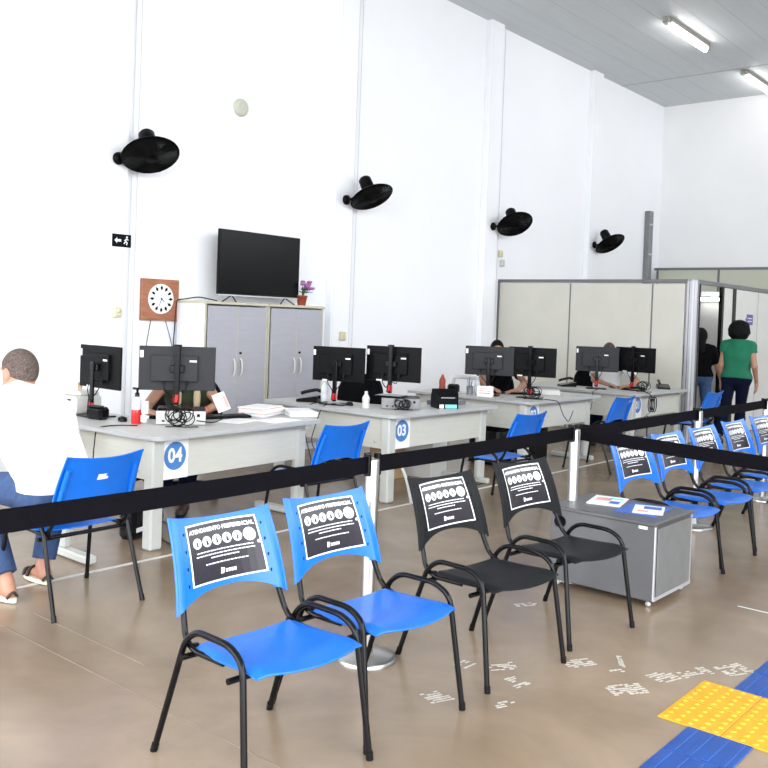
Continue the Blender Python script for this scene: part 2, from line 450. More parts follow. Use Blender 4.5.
# ================================================================== WALL FANS
def fan(y, yaw_pt, normal, label):
    t = thing('wall_fan', label, 'fan', (WX+.1, y, 3.01), 0, 'black oscillating fans on the left wall')
    n = V(normal).normalized(); c = V(yaw_pt)-V((WX+.1, y, 3.01))
    q = V((0, 0, 1)).rotation_difference(n); T = Matrix.Translation(c) @ q.to_matrix().to_4x4()
    R = .27
    b = MB(); b.lathe([(.05, 0), (.062, .01), (.062, .035), (.03, .05)], 'fan_black', xf((0, 0, 0), 0, 0, PI/2), n=14)
    b.build('wall_mount', t)
    mot = T @ V((0, 0, -.14))
    b = MB(); b.tube([(.02, 0, 0), (.11, 0, .0), mot], .016, 'fan_black', fillet=.05); b.build('arm', t)
    b = MB(); b.lathe([(.0, -.29), (.06, -.285), (.08, -.26), (.085, -.09), (.05, -.055), (.0, -.05)], 'fan_black', T, n=16)
    b.build('motor', t)
    def guard(sign, nm):
        g = MB()
        prof = [(r, sign*(.055*math.sqrt(max(0, 1-(r/R)**2.6)))) for r in [R*k/27 for k in range(3, 28)]]
        for r, z in prof:
            g.tube([(r*math.cos(2*PI*k/28), r*math.sin(2*PI*k/28), z) for k in range(28)], .0042 if r < R*.98 else .013, 'fan_black', T, n=4, closed=True)
        for k in range(36):
            a = 2*PI*k/36; g.tube([(r*math.cos(a), r*math.sin(a), z) for r, z in prof[::4]], .0035, 'fan_black', T, n=4)
        g.lathe([(0, sign*.058), (.055, sign*.058), (.06, sign*.052)], 'fan_black', T, n=16)
        g.build(nm, t)
    guard(1, 'front_guard'); guard(-1, 'rear_guard')
    b = MB()
    for k in range(3):
        a0 = k*2*PI/3
        def bl(u, v, a0=a0):
            r = .05+.215*v; a = a0+u*.5*(1-.15*v)
            return V((r*math.cos(a), r*math.sin(a), u*.035*(1-.4*v)))
        b.shell(bl, 6, 5, .003, 'fan_black', T)
    b.lathe([(0, .03), (.045, .025), (.05, -.03), (0, -.04)], 'fan_black', T, n=16)
    b.build('blades', t)
    return t
FANS = [(5.02, (-7.48, 5.21, 3.05), (.498, -.138, -.856), 'black wall fan nearest the camera, left of the round wall lamp'),
        (8.30, (-7.47, 8.48, 3.053), (.504, -.017, -.863), 'black wall fan second from the left, above the dark monitors'),
        (11.62, (-7.47, 11.82, 3.055), (.522, -.278, -.806), 'black wall fan third from the left, over the cubicle edge'),
        (14.94, (-7.47, 15.03, 3.03), (.561, -.108, -.821), 'black wall fan farthest away, above the beige cubicle wall')]
for a in FANS: fan(*a)
for y, l in ((5.27, ''),): pass
# round wall lamp / detector
b = MB(); b.lathe([(.1, 0), (.1, .02), (.085, .04), (.05, .05), (.045, .045), (.02, .055), (0, .056)], 'alarm', xf((0, 0, 0), 0, 0, PI/2), n=24)
for k in range(20): 
    a = 2*PI*k/20; b.box((.03, .092*math.cos(a), .092*math.sin(a)), (.014, .006, .006), 'seam')
tag(b.build('alarm_speaker'), 'small round cream wall device high between first and second fan', 'alarm', loc=(WX, 6.63, 3.84))
# small call/switch boxes
for (y, z, l) in ((5.05, 1.51, 'small cream switch box on the wall, lower left of the square clock'), (8.31, 1.30, 'small cream switch box on the wall right of the grey cabinets'),
                  (12.0, 2.62, 'small cream switch box on the wall below the third fan, the upper of two'), (12.06, 2.48, 'small pale box on the wall below the third fan, the lower of two')):
    b = MB(); b.box((.025, 0, 0), (.05, .09, .11), 'cream' if z != 2.48 else 'white_plastic', b=.012); b.lathe([(.022, 0), (.02, .012), (0, .014)], 'cream', xf((.05, 0, .01), 0, 0, PI/2), n=12)
    b.box((.053, 0, -.035), (.008, .05, .01), 'desk_edge')
    tag(b.build('switch_box'), l, 'switch', 'switch boxes on the left wall', (WX+(.1 if y < 9 else 0), y, z))
# exit arrow sign (flat plate on the wall, facing +X)
WT = Matrix(((0, 0, 1, 0), (1, 0, 0, 0), (0, 1, 0, 0), (0, 0, 0, 1)))   # plane (u->Y, v->Z, n->X)
b = MB(); b.box((.006, 0, 0), (.012, .21, .125), 'dark_slot', b=.002)
T = Matrix.Translation((.0135, 0, 0)) @ WT
b.add([(-.085, 0, 0), (-.055, .03, 0), (-.055, .012, 0), (-.01, .012, 0), (-.01, -.012, 0), (-.055, -.012, 0), (-.055, -.03, 0)], [(0, 6, 5, 4, 3, 2, 1)], 'print_white', T)
b.add(circle(.055, .035, .011), [tuple(range(16))], 'print_white', T)
for p, q in (((.05, .022), (.04, -.005)), ((.04, -.005), (.06, -.015)), ((.06, -.015), (.052, -.04)), ((.05, .018), (.072, .01)), ((.046, .014), (.026, .0)), ((.04, -.008), (.022, -.03))):
    p, q = V(p), V(q); n = (q-p).orthogonal().normalized()*.0055
    b.add([(*(p+n), 0), (*(q+n), 0), (*(q-n), 0), (*(p-n), 0)], [(0, 1, 2, 3)], 'print_white', T)
tag(b.build('exit_sign'), 'black exit sign with a white left arrow and running figure on the wall', 'sign', loc=(WX+.1, 5.09, 2.215))
# clock
t = thing('wall_clock', 'square wooden wall clock with a round white dial above the nearest monitors', 'clock', (WX, 5.62, 1.65))
b = MB(); b.box((.02, 0, 0), (.04, .46, .43), 'wood', b=.006); b.build('case', t)
b = MB(); b.lathe([(.155, 0), (.155, .008), (.15, .010), (0, .010)], 'paper', xf((.04, 0, .01), 0, 0, PI/2), n=40)
for k in range(12):
    a = k*PI/6; c, s_ = math.cos(a), math.sin(a); T = Matrix.Translation((.0525, 0, .01)) @ WT
    w = .017; r0, r1 = .085, .143
    b.add([(r0*s_, r0*c, 0), ((r0+r1)/2*s_+w*c, (r0+r1)/2*c-w*s_, 0), (r1*s_, r1*c, 0), ((r0+r1)/2*s_-w*c, (r0+r1)/2*c+w*s_, 0)], [(0, 3, 2, 1)], 'dark_slot', T)
    a += PI/12; c, s_ = math.cos(a), math.sin(a)
    b.add([(.10*s_, .10*c, 0), (.11*s_+.004*c, .11*c-.004*s_, 0), (.128*s_, .128*c, 0), (.11*s_-.004*c, .11*c+.004*s_, 0)], [(0, 3, 2, 1)], 'seam', T)
b.build('dial', t)
for nm, a, L, w in (('hour_hand', PI*.72, .05, .006), ('minute_hand', PI*1.12, .075, .004)):
    b = MB(); T = Matrix.Translation((.055, 0, .01)) @ WT; d = V((math.sin(a), math.cos(a))); n = V((d.y, -d.x))*w
    p0 = -d*.015; p1 = d*L
    b.prism([tuple(p0+n), tuple(p0-n), tuple(p1-n*.4), tuple(p1+n*.4)], 0, .002, 'dark_slot', T); b.build(nm, t)
# loose wires under the clock and down from the cabinet
def cable(pts, label, r=.004, m='cable', fil=.05, group='loose black cables', name='cable'):
    b = MB(); b.tube(pts, r, m, n=6, fillet=fil); return tag(b.build(name), label, 'cable', group)
cable([(WX+.02, 5.52, 1.44), (WX+.03, 5.47, 1.2), (WX+.02, 5.46, .8)], 'thin dark wire hanging below the wooden clock, left one')
cable([(WX+.02, 5.7, 1.44), (WX+.03, 5.78, 1.2), (WX+.02, 5.84, .9)], 'thin dark wire hanging below the wooden clock, right one')
# grey duct near far wall
b = MB(); b.box((.06, 0, 0), (.12, .16, 1.75), 'steel_panel', b=.008)
for z in (-.6, 0, .6): b.box((.123, 0, z), (.006, .17, .03), 'alu')
tag(b.build('wall_duct'), 'grey vertical metal duct on the wall behind the cubicle, near the far corner', 'duct', loc=(WX, 17.35, 3.02))

# ================================================================== CABINETS + TV
def cabinet(y0, label):
    t = thing('storage_cabinet', label, 'cabinet', (WX+.27, y0, 0), 0, 'grey two-door cabinets')
    W, D, Hh = .86, .46, 1.655
    b = MB()
    b.box((0, .0105, Hh/2), (D, .02, Hh-.03), 'cab_side'); b.box((0, W-.0105, Hh/2), (D, .02, Hh-.03), 'cab_side')
    b.box((-D/2+.01, W/2, Hh/2), (.02, W-.05, Hh-.05), 'cab_side'); b.box((0, W/2, .05), (D-.03, W-.05, .1), 'cab_side')
    b.box((D/2+.002, .012, Hh/2), (.004, .022, Hh-.05), 'cab_edge'); b.box((D/2+.002, W-.012, Hh/2), (.004, .022, Hh-.05), 'cab_edge')
    b.build('body', t)
    b = MB(); b.box((.01, W/2, Hh-.014), (D+.03, W+.004, .028), 'cab_edge', b=.003); b.build('top_board', t)
    for k in (0, 1):
        yc = .03+.4*k+.2
        b = MB(); b.box((D/2+.012, yc, .845), (.018, .392, 1.53), 'cab_door', b=.002)
        if k == 0: b.box((D/2+.013, yc+.197, .845), (.019, .006, 1.53), 'cab_edge')
        d = b.build('door', t)
        b = MB(); yy = W/2+(-.05 if k == 0 else .05)
        b.tube([(D/2+.02, yy, .88), (D/2+.045, yy+.0, .90), (D/2+.055, yy, .97), (D/2+.045, yy, 1.04), (D/2+.02, yy, 1.06)], .009, 'white_plastic', n=8, fillet=.03)
        b.build('handle', d)
        if k == 1:
            b = MB(); b.lathe([(.012, 0), (.012, .012), (0, .013)], 'frame_black', xf((D/2+.02, yy-.01, 1.12), 0, 0, PI/2), n=12); b.box((D/2+.035, yy-.01, 1.12), (.02, .004, .02), 'frame_black'); b.build('lock', d)
    return t
cabinet(5.83, 'grey two-door storage cabinet under the television, the left of the pair')
cabinet(6.70, 'grey two-door storage cabinet under the potted flowers, the right of the pair')
t = thing('television', 'large black flat television standing on the grey cabinets', 'television', (WX+.24, 6.79, 1.655), math.radians(1))
b = MB(); b.box((0, 0, .435), (.035, 1.22, .70), 'monitor_black', b=.006); b.box((-.03, 0, .3), (.05, .8, .35), 'monitor_black', b=.01); b.build('casing', t)
b = MB(); b.box((.018, 0, .44), (.003, 1.2, .67), 'screen'); b.build('screen', t, label='glossy dark screen')
b = MB(); b.box((.012, 0, .079), (.03, 1.22, .014), 'alu'); b.build('bezel', t, label='silver lower bezel')
for s_ in (-1, 1):
    b = MB(); b.tube([(.12, s_*.44, .006), (.0, s_*.40, .08)], .007, 'frame_black'); b.tube([(-.11, s_*.44, .006), (.0, s_*.40, .08)], .007, 'frame_black'); b.build('foot', t)
cable([(WX+.3, 6.15, 1.665), (WX+.2, 5.98, 1.70), (WX+.12, 5.86, 1.67), (WX+.08, 5.79, 1.66), (WX+.06, 5.78, 1.2), (WX+.05, 5.77, .6)], 'black television cable looping over the cabinet corner', .006)
# potted flowers
t = thing('potted_flowers', 'small terracotta pot of purple flowers on the cabinet beside the television', 'plant', (WX+.26, 7.44, 1.656))
b = MB(); b.lathe([(.045, 0), (.062, .10), (.068, .10), (.068, .12), (.056, .12), (.05, .1), (0, .1)], 'terracotta', n=20); b.build('pot', t)
b = MB(); pet = []
for k in range(11):
    a = k*2.4; rr = .03+.05*(k % 3)/2; p = V((rr*math.cos(a)*.8+.03, rr*math.sin(a)+.05, .20+.025*((k*5) % 4)))
    b.tube([(0, 0, .1), (p.x*.5, p.y*.5, .18), p], .003, 'leaf', n=5, fillet=.03); pet.append(p)
    for j in range(2):
        q = V((p.x*.7, p.y*.7, .15+.03*j)); aa = a+j*1.8
        def lf(u, v, q=q, aa=aa): 
            return q+V((math.cos(aa), math.sin(aa), .3))*v*.06+V((-math.sin(aa), math.cos(aa), 0))*u*.018*math.sin(PI*min(1, max(0, v*.95+.04)))
        b.shell(lf, 2, 4, .001, 'leaf')
b.build('stems', t)
for p in pet:
    b = MB()
    for k in range(6):
        a = k*PI/3+p.x*40; q = p+V((.017*math.cos(a), .017*math.sin(a), .004*(k % 2)))
        b.lathe([(0, -.016), (.012, -.008), (.015, .004), (.008, .015), (0, .012)], 'petal', xf(tuple(q), a, .3, .4), n=7)
    b.build('flower', t)
b = MB(); b.lathe([(.045, 0), (.05, .012), (.03, .02), (0, .022)], 'paper', n=20); tag(b.build('saucer'), 'small white dish on the cabinet top right of the flower pot', 'dish', loc=(WX+.36, 7.5, 1.656))

# ================================================================== PARTITION CUBICLE
PH = 2.22
t = thing('cubicle_partition', 'beige office partition of tall panels with a grey corner post and door', 'partition', (-4.67, 12, 0))
xs = [WX+4.67+.02, -1.905, -.625, -.15]
for i in range(3):
    b = MB(); x0, x1 = xs[i]+.012, xs[i+1]-.012; b.box(((x0+x1)/2, .02, PH/2-.02), (x1-x0, .035, PH-.08), 'part_panel', b=.002); b.build('panel', t)
for x in xs[1:3]:
    b = MB(); b.box((x, .02, PH/2-.02), (.024, .03, PH-.08), 'part_rail'); b.build('seam_strip', t)
b = MB(); b.box((WX+4.67+.015, .02, PH/2), (.03, .05, PH), 'part_rail'); b.build('wall_post', t)
b = MB(); b.box(((WX+4.67)/2-.06, .02, PH-.025), (-WX-4.67-.14, .055, .05), 'part_rail', b=.004); b.build('top_rail', t)
b = MB(); b.box((-.072, .05, PH/2), (.15, .11, PH), 'alu', b=.02); b.box((-.095, -.006, PH/2), (.008, .006, PH), 'alu_dark'); b.box((-.045, -.006, PH/2), (.02, .008, PH), 'cab_side'); b.box((.008, .045, PH/2), (.01, .012, PH), 'alu_dark'); b.build('corner_post', t, label='silver grey corner post')
b = MB(); b.box((-.02, 3.2, PH-.03), (.06, 6.2, .06), 'alu_dark', b=.005); b.build('side_rail', t)
b = MB(); b.box((-.02, .125, PH/2-.03), (.05, .04, PH-.06), 'frame_black'); b.box((-.02, 1.0, PH/2-.03), (.05, .07, PH-.06), 'frame_black'); b.build('door_frame', t)
b = MB(); b.box((-.02, 1.22, PH/2-.03), (.035, .36, PH-.07), 'part_panel_white', b=.002); b.build('panel', t)
b = MB(); b.box((-.02, 1.46, PH/2-.03), (.06, .12, PH-.06), 'frame_black'); b.build('post', t)
b = MB(); b.box((-.02, 2.02, PH/2-.03), (.04, .98, PH-.07), 'part_panel_white', b=.003); d = b.build('door', t)
b = MB(); b.lathe([(.03, 0), (.03, .01), (.02, .012)], 'frame_black', xf((0, 2.42, 1.02), 0, 0, PI/2), n=12); b.tube([(.01, 2.42, 1.02), (.055, 2.42, 1.02), (.055, 2.30, 1.02)], .012, 'frame_black', fillet=.02); b.build('door_handle', d)
b = MB(); b.box((.003, 2.16, 1.72), (.006, .27, .16), 'purple', b=.001)
b.prism([(0, .035), (-.06, 0), (0, -.035)], 0, .006, 'purple', Matrix.Translation((0, 2.03, 1.72)) @ WT)
for j in range(2):
    for k in range(4): b.box((.0065, 2.08+.05*k, 1.74-.045*j), (.001, .036, .018), 'print_white')
b.build('door_sign', d)
b = MB(); b.box((-.02, 4.3, PH/2-.03), (.035, 3.5, PH-.07), 'part_panel_white', b=.002); b.box((-.002, 2.53, PH/2-.03), (.003, .02, PH-.08), 'seam'); b.build('panel', t)
# inner back wall of the cubicle and its lamp
b = MB(); b.box((-1.5, 3.05, PH/2-.02), (2.9, .035, PH-.04), 'part_panel_white', b=.002); b.build('inner_panel', t)
t2 = thing('cubicle_lamp', 'bright tube lamp on the inner wall seen through the cubicle doorway', 'lamp', (-5.45, 15.02, 2.05))
b = MB(); b.box((0, -.03, 0), (.66, .05, .06), 'lamp_metal', b=.004); b.build('housing', t2)
b = MB(); b.tube([(-.3, -.08, 0), (.3, -.08, 0)], .025, 'tube', n=10); b.build('lamp_tube', t2)
# second, taller partition against the far wall
t = thing('tall_partition', 'greenish beige partition standing against the far wall, above the cubicle', 'partition', (WX+.12, FY-.3, 0))
for i in range(4):
    b = MB(); b.box((.03+1.25*i+.62, 0, 1.37), (1.22, .035, 2.7), 'part_back', b=.002); b.build('panel', t)
b = MB(); b.box((2.5, 0, 2.745), (5.1, .05, .05), 'part_rail'); b.build('top_rail', t)
for i in range(5):
    b = MB(); b.box((.015+1.25*i, 0, 1.37), (.03, .045, 2.72), 'part_rail'); b.build('seam_strip', t)

# ================================================================== CHAIRS
def back_pt(u, v):
    au = min(1.2, abs(u)); hw = .243-.022*v
    ze0 = .495+.063*(1-min(1, au)**2.4); ze1 = .812-.020*(1-min(1, au)**2)
    z = ze0+(ze1-ze0)*v
    vv = (z-.495)/.317
    q = -.168-.055*vv-.06*vv*vv - .038*(1-min(1.05, au)**2)
    if au > .93: q -= (au-.93)*.16
    return V((u*hw, q, z))
def seat_pt(u, v):
    au = abs(u); hw = .215+.014*v+.006*math.sin(PI*min(1, max(0, v)))
    y = -.10+.35*v+.045*(1-u*u)*v*v
    z = .405+.02*v-.006*math.sin(PI*min(1, max(0, v)))+.010*u*u-.03*max(0, v-.75)**2*8
    if au > .92: z -= (au-.92)*.18
    return V((u*hw, y, z))
def make_poster(parent, tilt=0):
    b = MB()
    def P(x, y, k):   # x right on the sheet seen from the front, y up, metres
        c, s_ = math.cos(tilt), math.sin(tilt); x, y = x*c-y*s_, x*s_+y*c
        # front view: viewer's right is chair local -x
        z = .676+y*.96; u = -x*1.1/.232
        ze0 = .495+.063*(1-abs(u)**2.4); ze1 = .812-.02*(1-u*u); v = (z-ze0)/(ze1-ze0)
        p = back_pt(u, v); e = 1e-3
        n = (back_pt(u+e, v)-back_pt(u-e, v)).cross(back_pt(u, v+e)-back_pt(u, v-e)).normalized()
        if n.y < 0: n = -n
        return p+n*(.0045+.0006*k)
    def poly(pts, fs, k, m): b.add([P(p[0], p[1], k) for p in pts], fs, m)
    def rect(x0, y0, x1, y1, k, m, n=10, nn=8):
        pts = [(x0+(x1-x0)*i/n, y0+(y1-y0)*j/nn) for j in range(nn+1) for i in range(n+1)]
        poly(pts, [(j*(n+1)+i, j*(n+1)+i+1, (j+1)*(n+1)+i+1, (j+1)*(n+1)+i) for j in range(nn) for i in range(n)], k, m)
    rect(-.148, -.105, .148, .105, 0, 'paper'); rect(-.142, -.099, .142, .099, 1, 'poster_black')
    poly(circle(.136, .008, .006, 12), [tuple(range(12))], 2, 'print_white')
    vs, fs = text_geo('ATENDIMENTO PREFERENCIAL', .0195, bold=.0008); poly([(p.x, p.y+.078) for p in vs], fs, 2, 'print_white')
    for k in range(6):
        cx = -.108+.042*k+(.006 if k == 5 else 0); r = .0185 if k < 5 else .024
        poly(circle(cx, .038, r, 18), [tuple(range(18))], 2, 'print_white')
        if k < 5:
            poly(circle(cx, .047, .0032, 8), [tuple(range(8))], 3, 'poster_black')
            poly([(cx-.003, .043), (cx+.003, .043), (cx+.004*(1+(k % 2)), .026), (cx-.004, .026)], [(0, 1, 2, 3)], 3, 'poster_black')
    rr = random.Random(3)
    for y, w in ((.004, .115), (-.008, .12), (-.020, .06), (-.040, .085)):
        x = -w
        while x < w-.004:
            ww = rr.uniform(.006, .018); ww = min(ww, w-x); poly([(x, y-.002), (x+ww, y-.002), (x+ww, y+.002), (x, y+.002)], [(0, 1, 2, 3)], 2, 'print_white'); x += ww+.003
    poly([(-.03, -.082), (-.018, -.082), (-.012, -.064), (-.026, -.060)], [(0, 1, 2, 3)], 2, 'print_white')
    for k in range(4): poly([(-.01+.011*k, -.080), (-.002+.011*k, -.080), (-.001+.011*k, -.068), (-.009+.011*k, -.068)], [(0, 1, 2, 3)], 2, 'print_white')
    return b.build('notice', parent, label='black printed priority seating notice with white lettering and round icons')
def make_chair(label, plastic, loc, rz, group, poster=None, sticker=None):
    t = thing('visitor_chair', label, 'chair', loc, rz, group)
    b = MB(); b.shell(lambda u, v: back_pt(-u, v), 26, 10, .006, plastic)
    for s_ in (-1, 1):     # sleeves for the uprights and the row of slots
        pts = [back_pt(s_*.86, v)+V((0, -.012, 0)) for v in (0.0, .2, .4, .6, .78)]
        b.tube(pts, .0155, plastic, n=10)
        b.tube([back_pt(s_*.985, v) for v in (0, .15, .3, .45, .6, .75, .9, 1)], .0055, plastic, n=8)
        for v in (.2, .4, .6, .8):
            p = back_pt(s_*.76, v); b.box(tuple(p+V((0, .0025, 0))), (.005, .004, .014), 'dark_slot', None)
    bk = b.build('backrest', t)
    b = MB(); b.shell(lambda u, v: seat_pt(u, v), 18, 14, .006, plastic)
    b.tube([seat_pt(-.98+1.96*k/12, 1) for k in range(13)], .005, plastic, n=6)
    for s_ in (-1, 1): b.tube([seat_pt(s_*.985, k/8) for k in range(9)], .005, plastic, n=6)
    b.build('seat', t)
    r = .0115
    for s_ in (-1, 1):
        X = s_*.242
        b = MB(); b.tube([back_pt(s_*.86, .62)+V((0, -.012, 0)), back_pt(s_*.86, .0)+V((0, -.012, 0)), (s_*.222, -.155, .425), (s_*.222, -.10, .395), (s_*.215, .06, .398)], r*.95, 'frame_black', fillet=.05); b.build('back_upright', t)
        b = MB(); b.tube([(s_*.256, -.275, .006), (X, -.125, .43), (X, -.06, .478), (X, .13, .482), (X+s_*.004, .205, .445), (s_*.270, .27, .006)], r, 'frame_black', fillet=.055)
        b.tube([(s_*.257, -.277, 0), (s_*.255, -.268, .03)], .0135, 'frame_black'); b.tube([(s_*.270, .271, 0), (s_*.269, .268, .03)], .0135, 'frame_black'); b.build('leg_frame', t)
    for y, z in ((-.115, .378), (.15, .378)):
        b = MB(); b.tube([(-.262, y, z), (.262, y, z)], .011, 'frame_black')
        for s_ in (-1, 1): b.box((s_*.205, y, z+.018), (.02, .02, .04), 'frame_black', b=.004)
        b.build('crossbar', t)
    if poster is not None: make_poster(t, poster)
    if sticker:
        b = MB(); w, h, cx, cz = sticker
        pts = []
        for (x, z) in ((-w, -h), (w*.3, -h), (w, -h*.8), (w*.95, 0), (w*.4, h*.2), (w*.7, h), (-w*.9, h)):
            u = (cx+x)/.232; zz = cz+z; v = (zz-.495-.063*(1-abs(u)**2.4))/(.317-.063*(1-abs(u)**2.4)); pts.append(back_pt(u, v)+V((0, -.0055, 0)))
        b.add(pts, [tuple(range(7))], 'paper'); b.build('torn_label', t, label='torn scrap of white paper')
    return t
R90 = -PI/2
GF = 'priority waiting chairs in the front row'
GB = 'blue waiting chairs beyond the metal box'
GV = 'blue visitor chairs at the service desks'
c1 = make_chair('bright blue chair nearest the camera with a black notice on its backrest', 'blue_plastic', (-2.31, 2.14, 0), R90-.075, GF, poster=.02)
dup(c1, (-2.31, 2.70, 0), R90-.06, 'second bright blue chair, between the nearest chair and the black chairs', GF)
k1 = make_chair('black plastic chair beside the blue ones, the nearer of the two black chairs', 'black_plastic', (-2.28, 3.455, 0), R90-.11, GF, poster=.03)
dup(k1, (-2.27, 4.15, 0), R90-.125, 'black plastic chair standing against the grey metal box', GF)
for y, l in ((5.54, 'blue waiting chair just beyond the metal box, first of the far group'), (6.17, 'blue waiting chair second beyond the metal box'), (6.83, 'blue waiting chair third beyond the metal box'),
             (7.52, 'blue waiting chair fourth beyond the metal box'), (8.2, 'blue waiting chair at the right edge, farthest of the far group')):
    dup(c1, (-2.30, y, 0), R90-.07-(.05 if y < 5.6 else 0), l, GB)
m1 = make_chair('blue visitor chair under the seated man, white scrap on its back', 'blue_plastic', (-4.30, 2.58, 0), math.radians(91), GV, sticker=(.032, .016, .0, .70))
v1 = make_chair('blue visitor chair in front of desk 04, empty', 'blue_plastic', (-4.5, 4.62, 0), math.radians(89), GV)
dup(v1, (-4.15, 6.5, 0), math.radians(88), 'blue visitor chair right of desk 03, half behind the black chairs', GV)
v2 = make_chair('blue visitor chair with a small white label, left of the farthest desk', 'blue_plastic', (-4.49, 8.96, 0), math.radians(90), GV, sticker=(.02, .014, .12, .76))
dup(v1, (-4.22, 10.86, 0), math.radians(88), 'blue visitor chair by the doorway, beside the woman in green', GV)

# ================================================================== STANCHIONS + BELTS
def stanchion(loc, label, base=None):
    t = base
    if t is None:
        t = thing('belt_stanchion', label, 'stanchion', loc, 0, 'steel queue posts')
        b = MB(); b.lathe([(.138, 0), (.138, .012), (.13, .02), (.06, .03), (.04, .034), (0, .034)], 'steel', n=40); b.build('base', t)
        b = MB(); b.lathe([(.031, .03), (.031, .905), (.028, .912), (0, .912)], 'steel', n=28); b.build('pole', t)
        b = MB(); b.box((0, -.034, .885), (.034, .02, .10), 'frame_black', b=.004); b.box((0, .034, .885), (.034, .02, .10), 'frame_black', b=.004); b.box((-.034, 0, .885), (.02, .034, .10), 'frame_black', b=.004); b.build('belt_cassette', t)
        return t
    return dup(base, loc, 0, label)
PY = [1.12, 3.08, 4.97, 6.96, 8.6]
s0 = stanchion((-2.65, PY[1], 0), 'steel queue post between the second blue chair and the black chairs')
for y, l in ((PY[0], 'steel queue post left of the nearest chair'), (PY[2], 'steel queue post standing behind the grey metal box'),
             (PY[3], 'steel queue post behind the blue waiting chairs beyond the metal box'), (PY[4], 'steel queue post at the right edge behind the last blue chairs')):
    stanchion((-2.65, y, 0), l, s0)
s5 = stanchion((-.95, 4.6, 0), 'steel queue post right of the metal box, holding the near belt', s0)
def belt(a, c, label, sag=.0):
    b = MB(); a = V(a); c = V(c); d = (c-a); n = V((-d.y, d.x, 0)).normalized()*.0012; N = 12
    for i in range(N):
        t0, t1 = i/N, (i+1)/N
        p = a+d*t0-V((0, 0, sag*4*t0*(1-t0))); q = a+d*t1-V((0, 0, sag*4*t1*(1-t1)))
        vs = [p-n-V((0, 0, .038)), q-n-V((0, 0, .038)), q+n-V((0, 0, .038)), p+n-V((0, 0, .038))]
        vs += [v+V((0, 0, .076)) for v in vs]
        b.add(vs, [(3, 2, 1, 0), (4, 5, 6, 7), (0, 1, 5, 4), (2, 3, 7, 6)]+([(3, 0, 4, 7)] if i == 0 else [])+([(1, 2, 6, 5)] if i == N-1 else []), 'belt')
    return tag(b.build('queue_belt'), label, 'belt', 'black queue belts')
BL = ['black queue belt stretched across the seated man and his chair', 'black queue belt between the first and second steel post, in front of desk 03',
      'black queue belt behind the far blue chairs, left of the slim post', 'black queue belt at the right edge in front of the woman in green']
for i in range(4): belt((-2.65, PY[i]+.036, .886), (-2.65, PY[i+1]-.036, .886), BL[i], .004)
belt((-2.61, 4.965, .886), (-.985, 4.61, .886), 'grey black queue belt crossing above the metal box toward the right edge', .003)

# ================================================================== METAL BOX
t = thing('metal_cart', 'grey steel box on small castors with leaflets on top, beside the black chair', 'cabinet', (-2.345, 5.01, 0))
W, D, Hh = .65, .53, .475
b = MB(); b.box((0, 0, .03+(Hh-.03)/2), (W, D, Hh-.04), 'steel_box', b=.006); b.box((W/2-.004, -D/2+.012, .25), (.012, .02, Hh-.06), 'alu', b=.002); b.box((W/2-.004, D/2-.012, .25), (.012, .02, Hh-.06), 'alu', b=.002)
b.box((W/2, 0, .05), (.01, D-.01, .02), 'alu')
b.box((W/2-.07, -D/2-.001, Hh-.035), (.05, .003, .016), 'paper'); b.build('body', t)
b = MB(); b.box((0, 0, Hh-.01), (W+.02, D+.02, .022), 'steel_box', b=.005); b.build('lid', t)
b = MB(); b.box((W/2+.004, 0, .25), (.004, D-.06, Hh-.10), 'steel_panel', b=.001); b.build('side_panel', t, label='pale mottled side panel')
b = MB(); T = xf((-.26, -D/2-.001, Hh-.09), 0, PI/2); b.lathe([(.036, 0), (.036, .006), (.028, .006), (.028, .002), (0, .002)], 'dark_slot', T, n=24); b.build('cable_hole', t, label='round black grommet hole')
for x in (-1, 1):
    for y in (-1, 1):
        b = MB(); b.lathe([(.012, .012), (.012, .04)], 'alu', xf((x*(W/2-.04), y*(D/2-.04), 0)), n=10); b.lathe([(.0, -.008), (.014, -.008), (.014, .008), (0, .008)], 'white_plastic', xf((x*(W/2-.04), y*(D/2-.04), .0145), 0, PI/2), n=14); b.build('castor', t)
def sheet(name, label, cat, loc, rz, w, d, m, th=.002, group=None, deco=None):
    b = MB(); b.box((0, 0, th/2), (w, d, th), m)
    if deco:
        for (x, y, ww, dd, mm) in deco: b.box((x, y, th+.0004), (ww, dd, .0008), mm)
    return tag(b.build(name), label, cat, group, loc, rz)
zt = Hh+.0015
sheet('leaflet', 'leaflets with pink and blue print on the metal box, left pile', 'paper', (-2.48, 5.10, zt), .25, .20, .27, 'paper', .006, None, [(-.03, .03, .09, .1, 'brochure_pink'), (.05, -.05, .06, .08, 'brochure_blue'), (.04, .07, .08, .05, 'sticker_teal')])
sheet('leaflet', 'blue folder lying on the metal box under a white leaflet', 'folder', (-2.22, 5.04, zt), .1, .24, .33, 'brochure_blue', .003)
sheet('leaflet', 'white leaflet lying on the blue folder on the metal box', 'paper', (-2.19, 5.04, zt+.003), .35, .17, .24, 'paper', .003, None, [(.02, .05, .1, .08, 'brochure_blue'), (-.03, -.06, .06, .05, 'brochure_pink')])

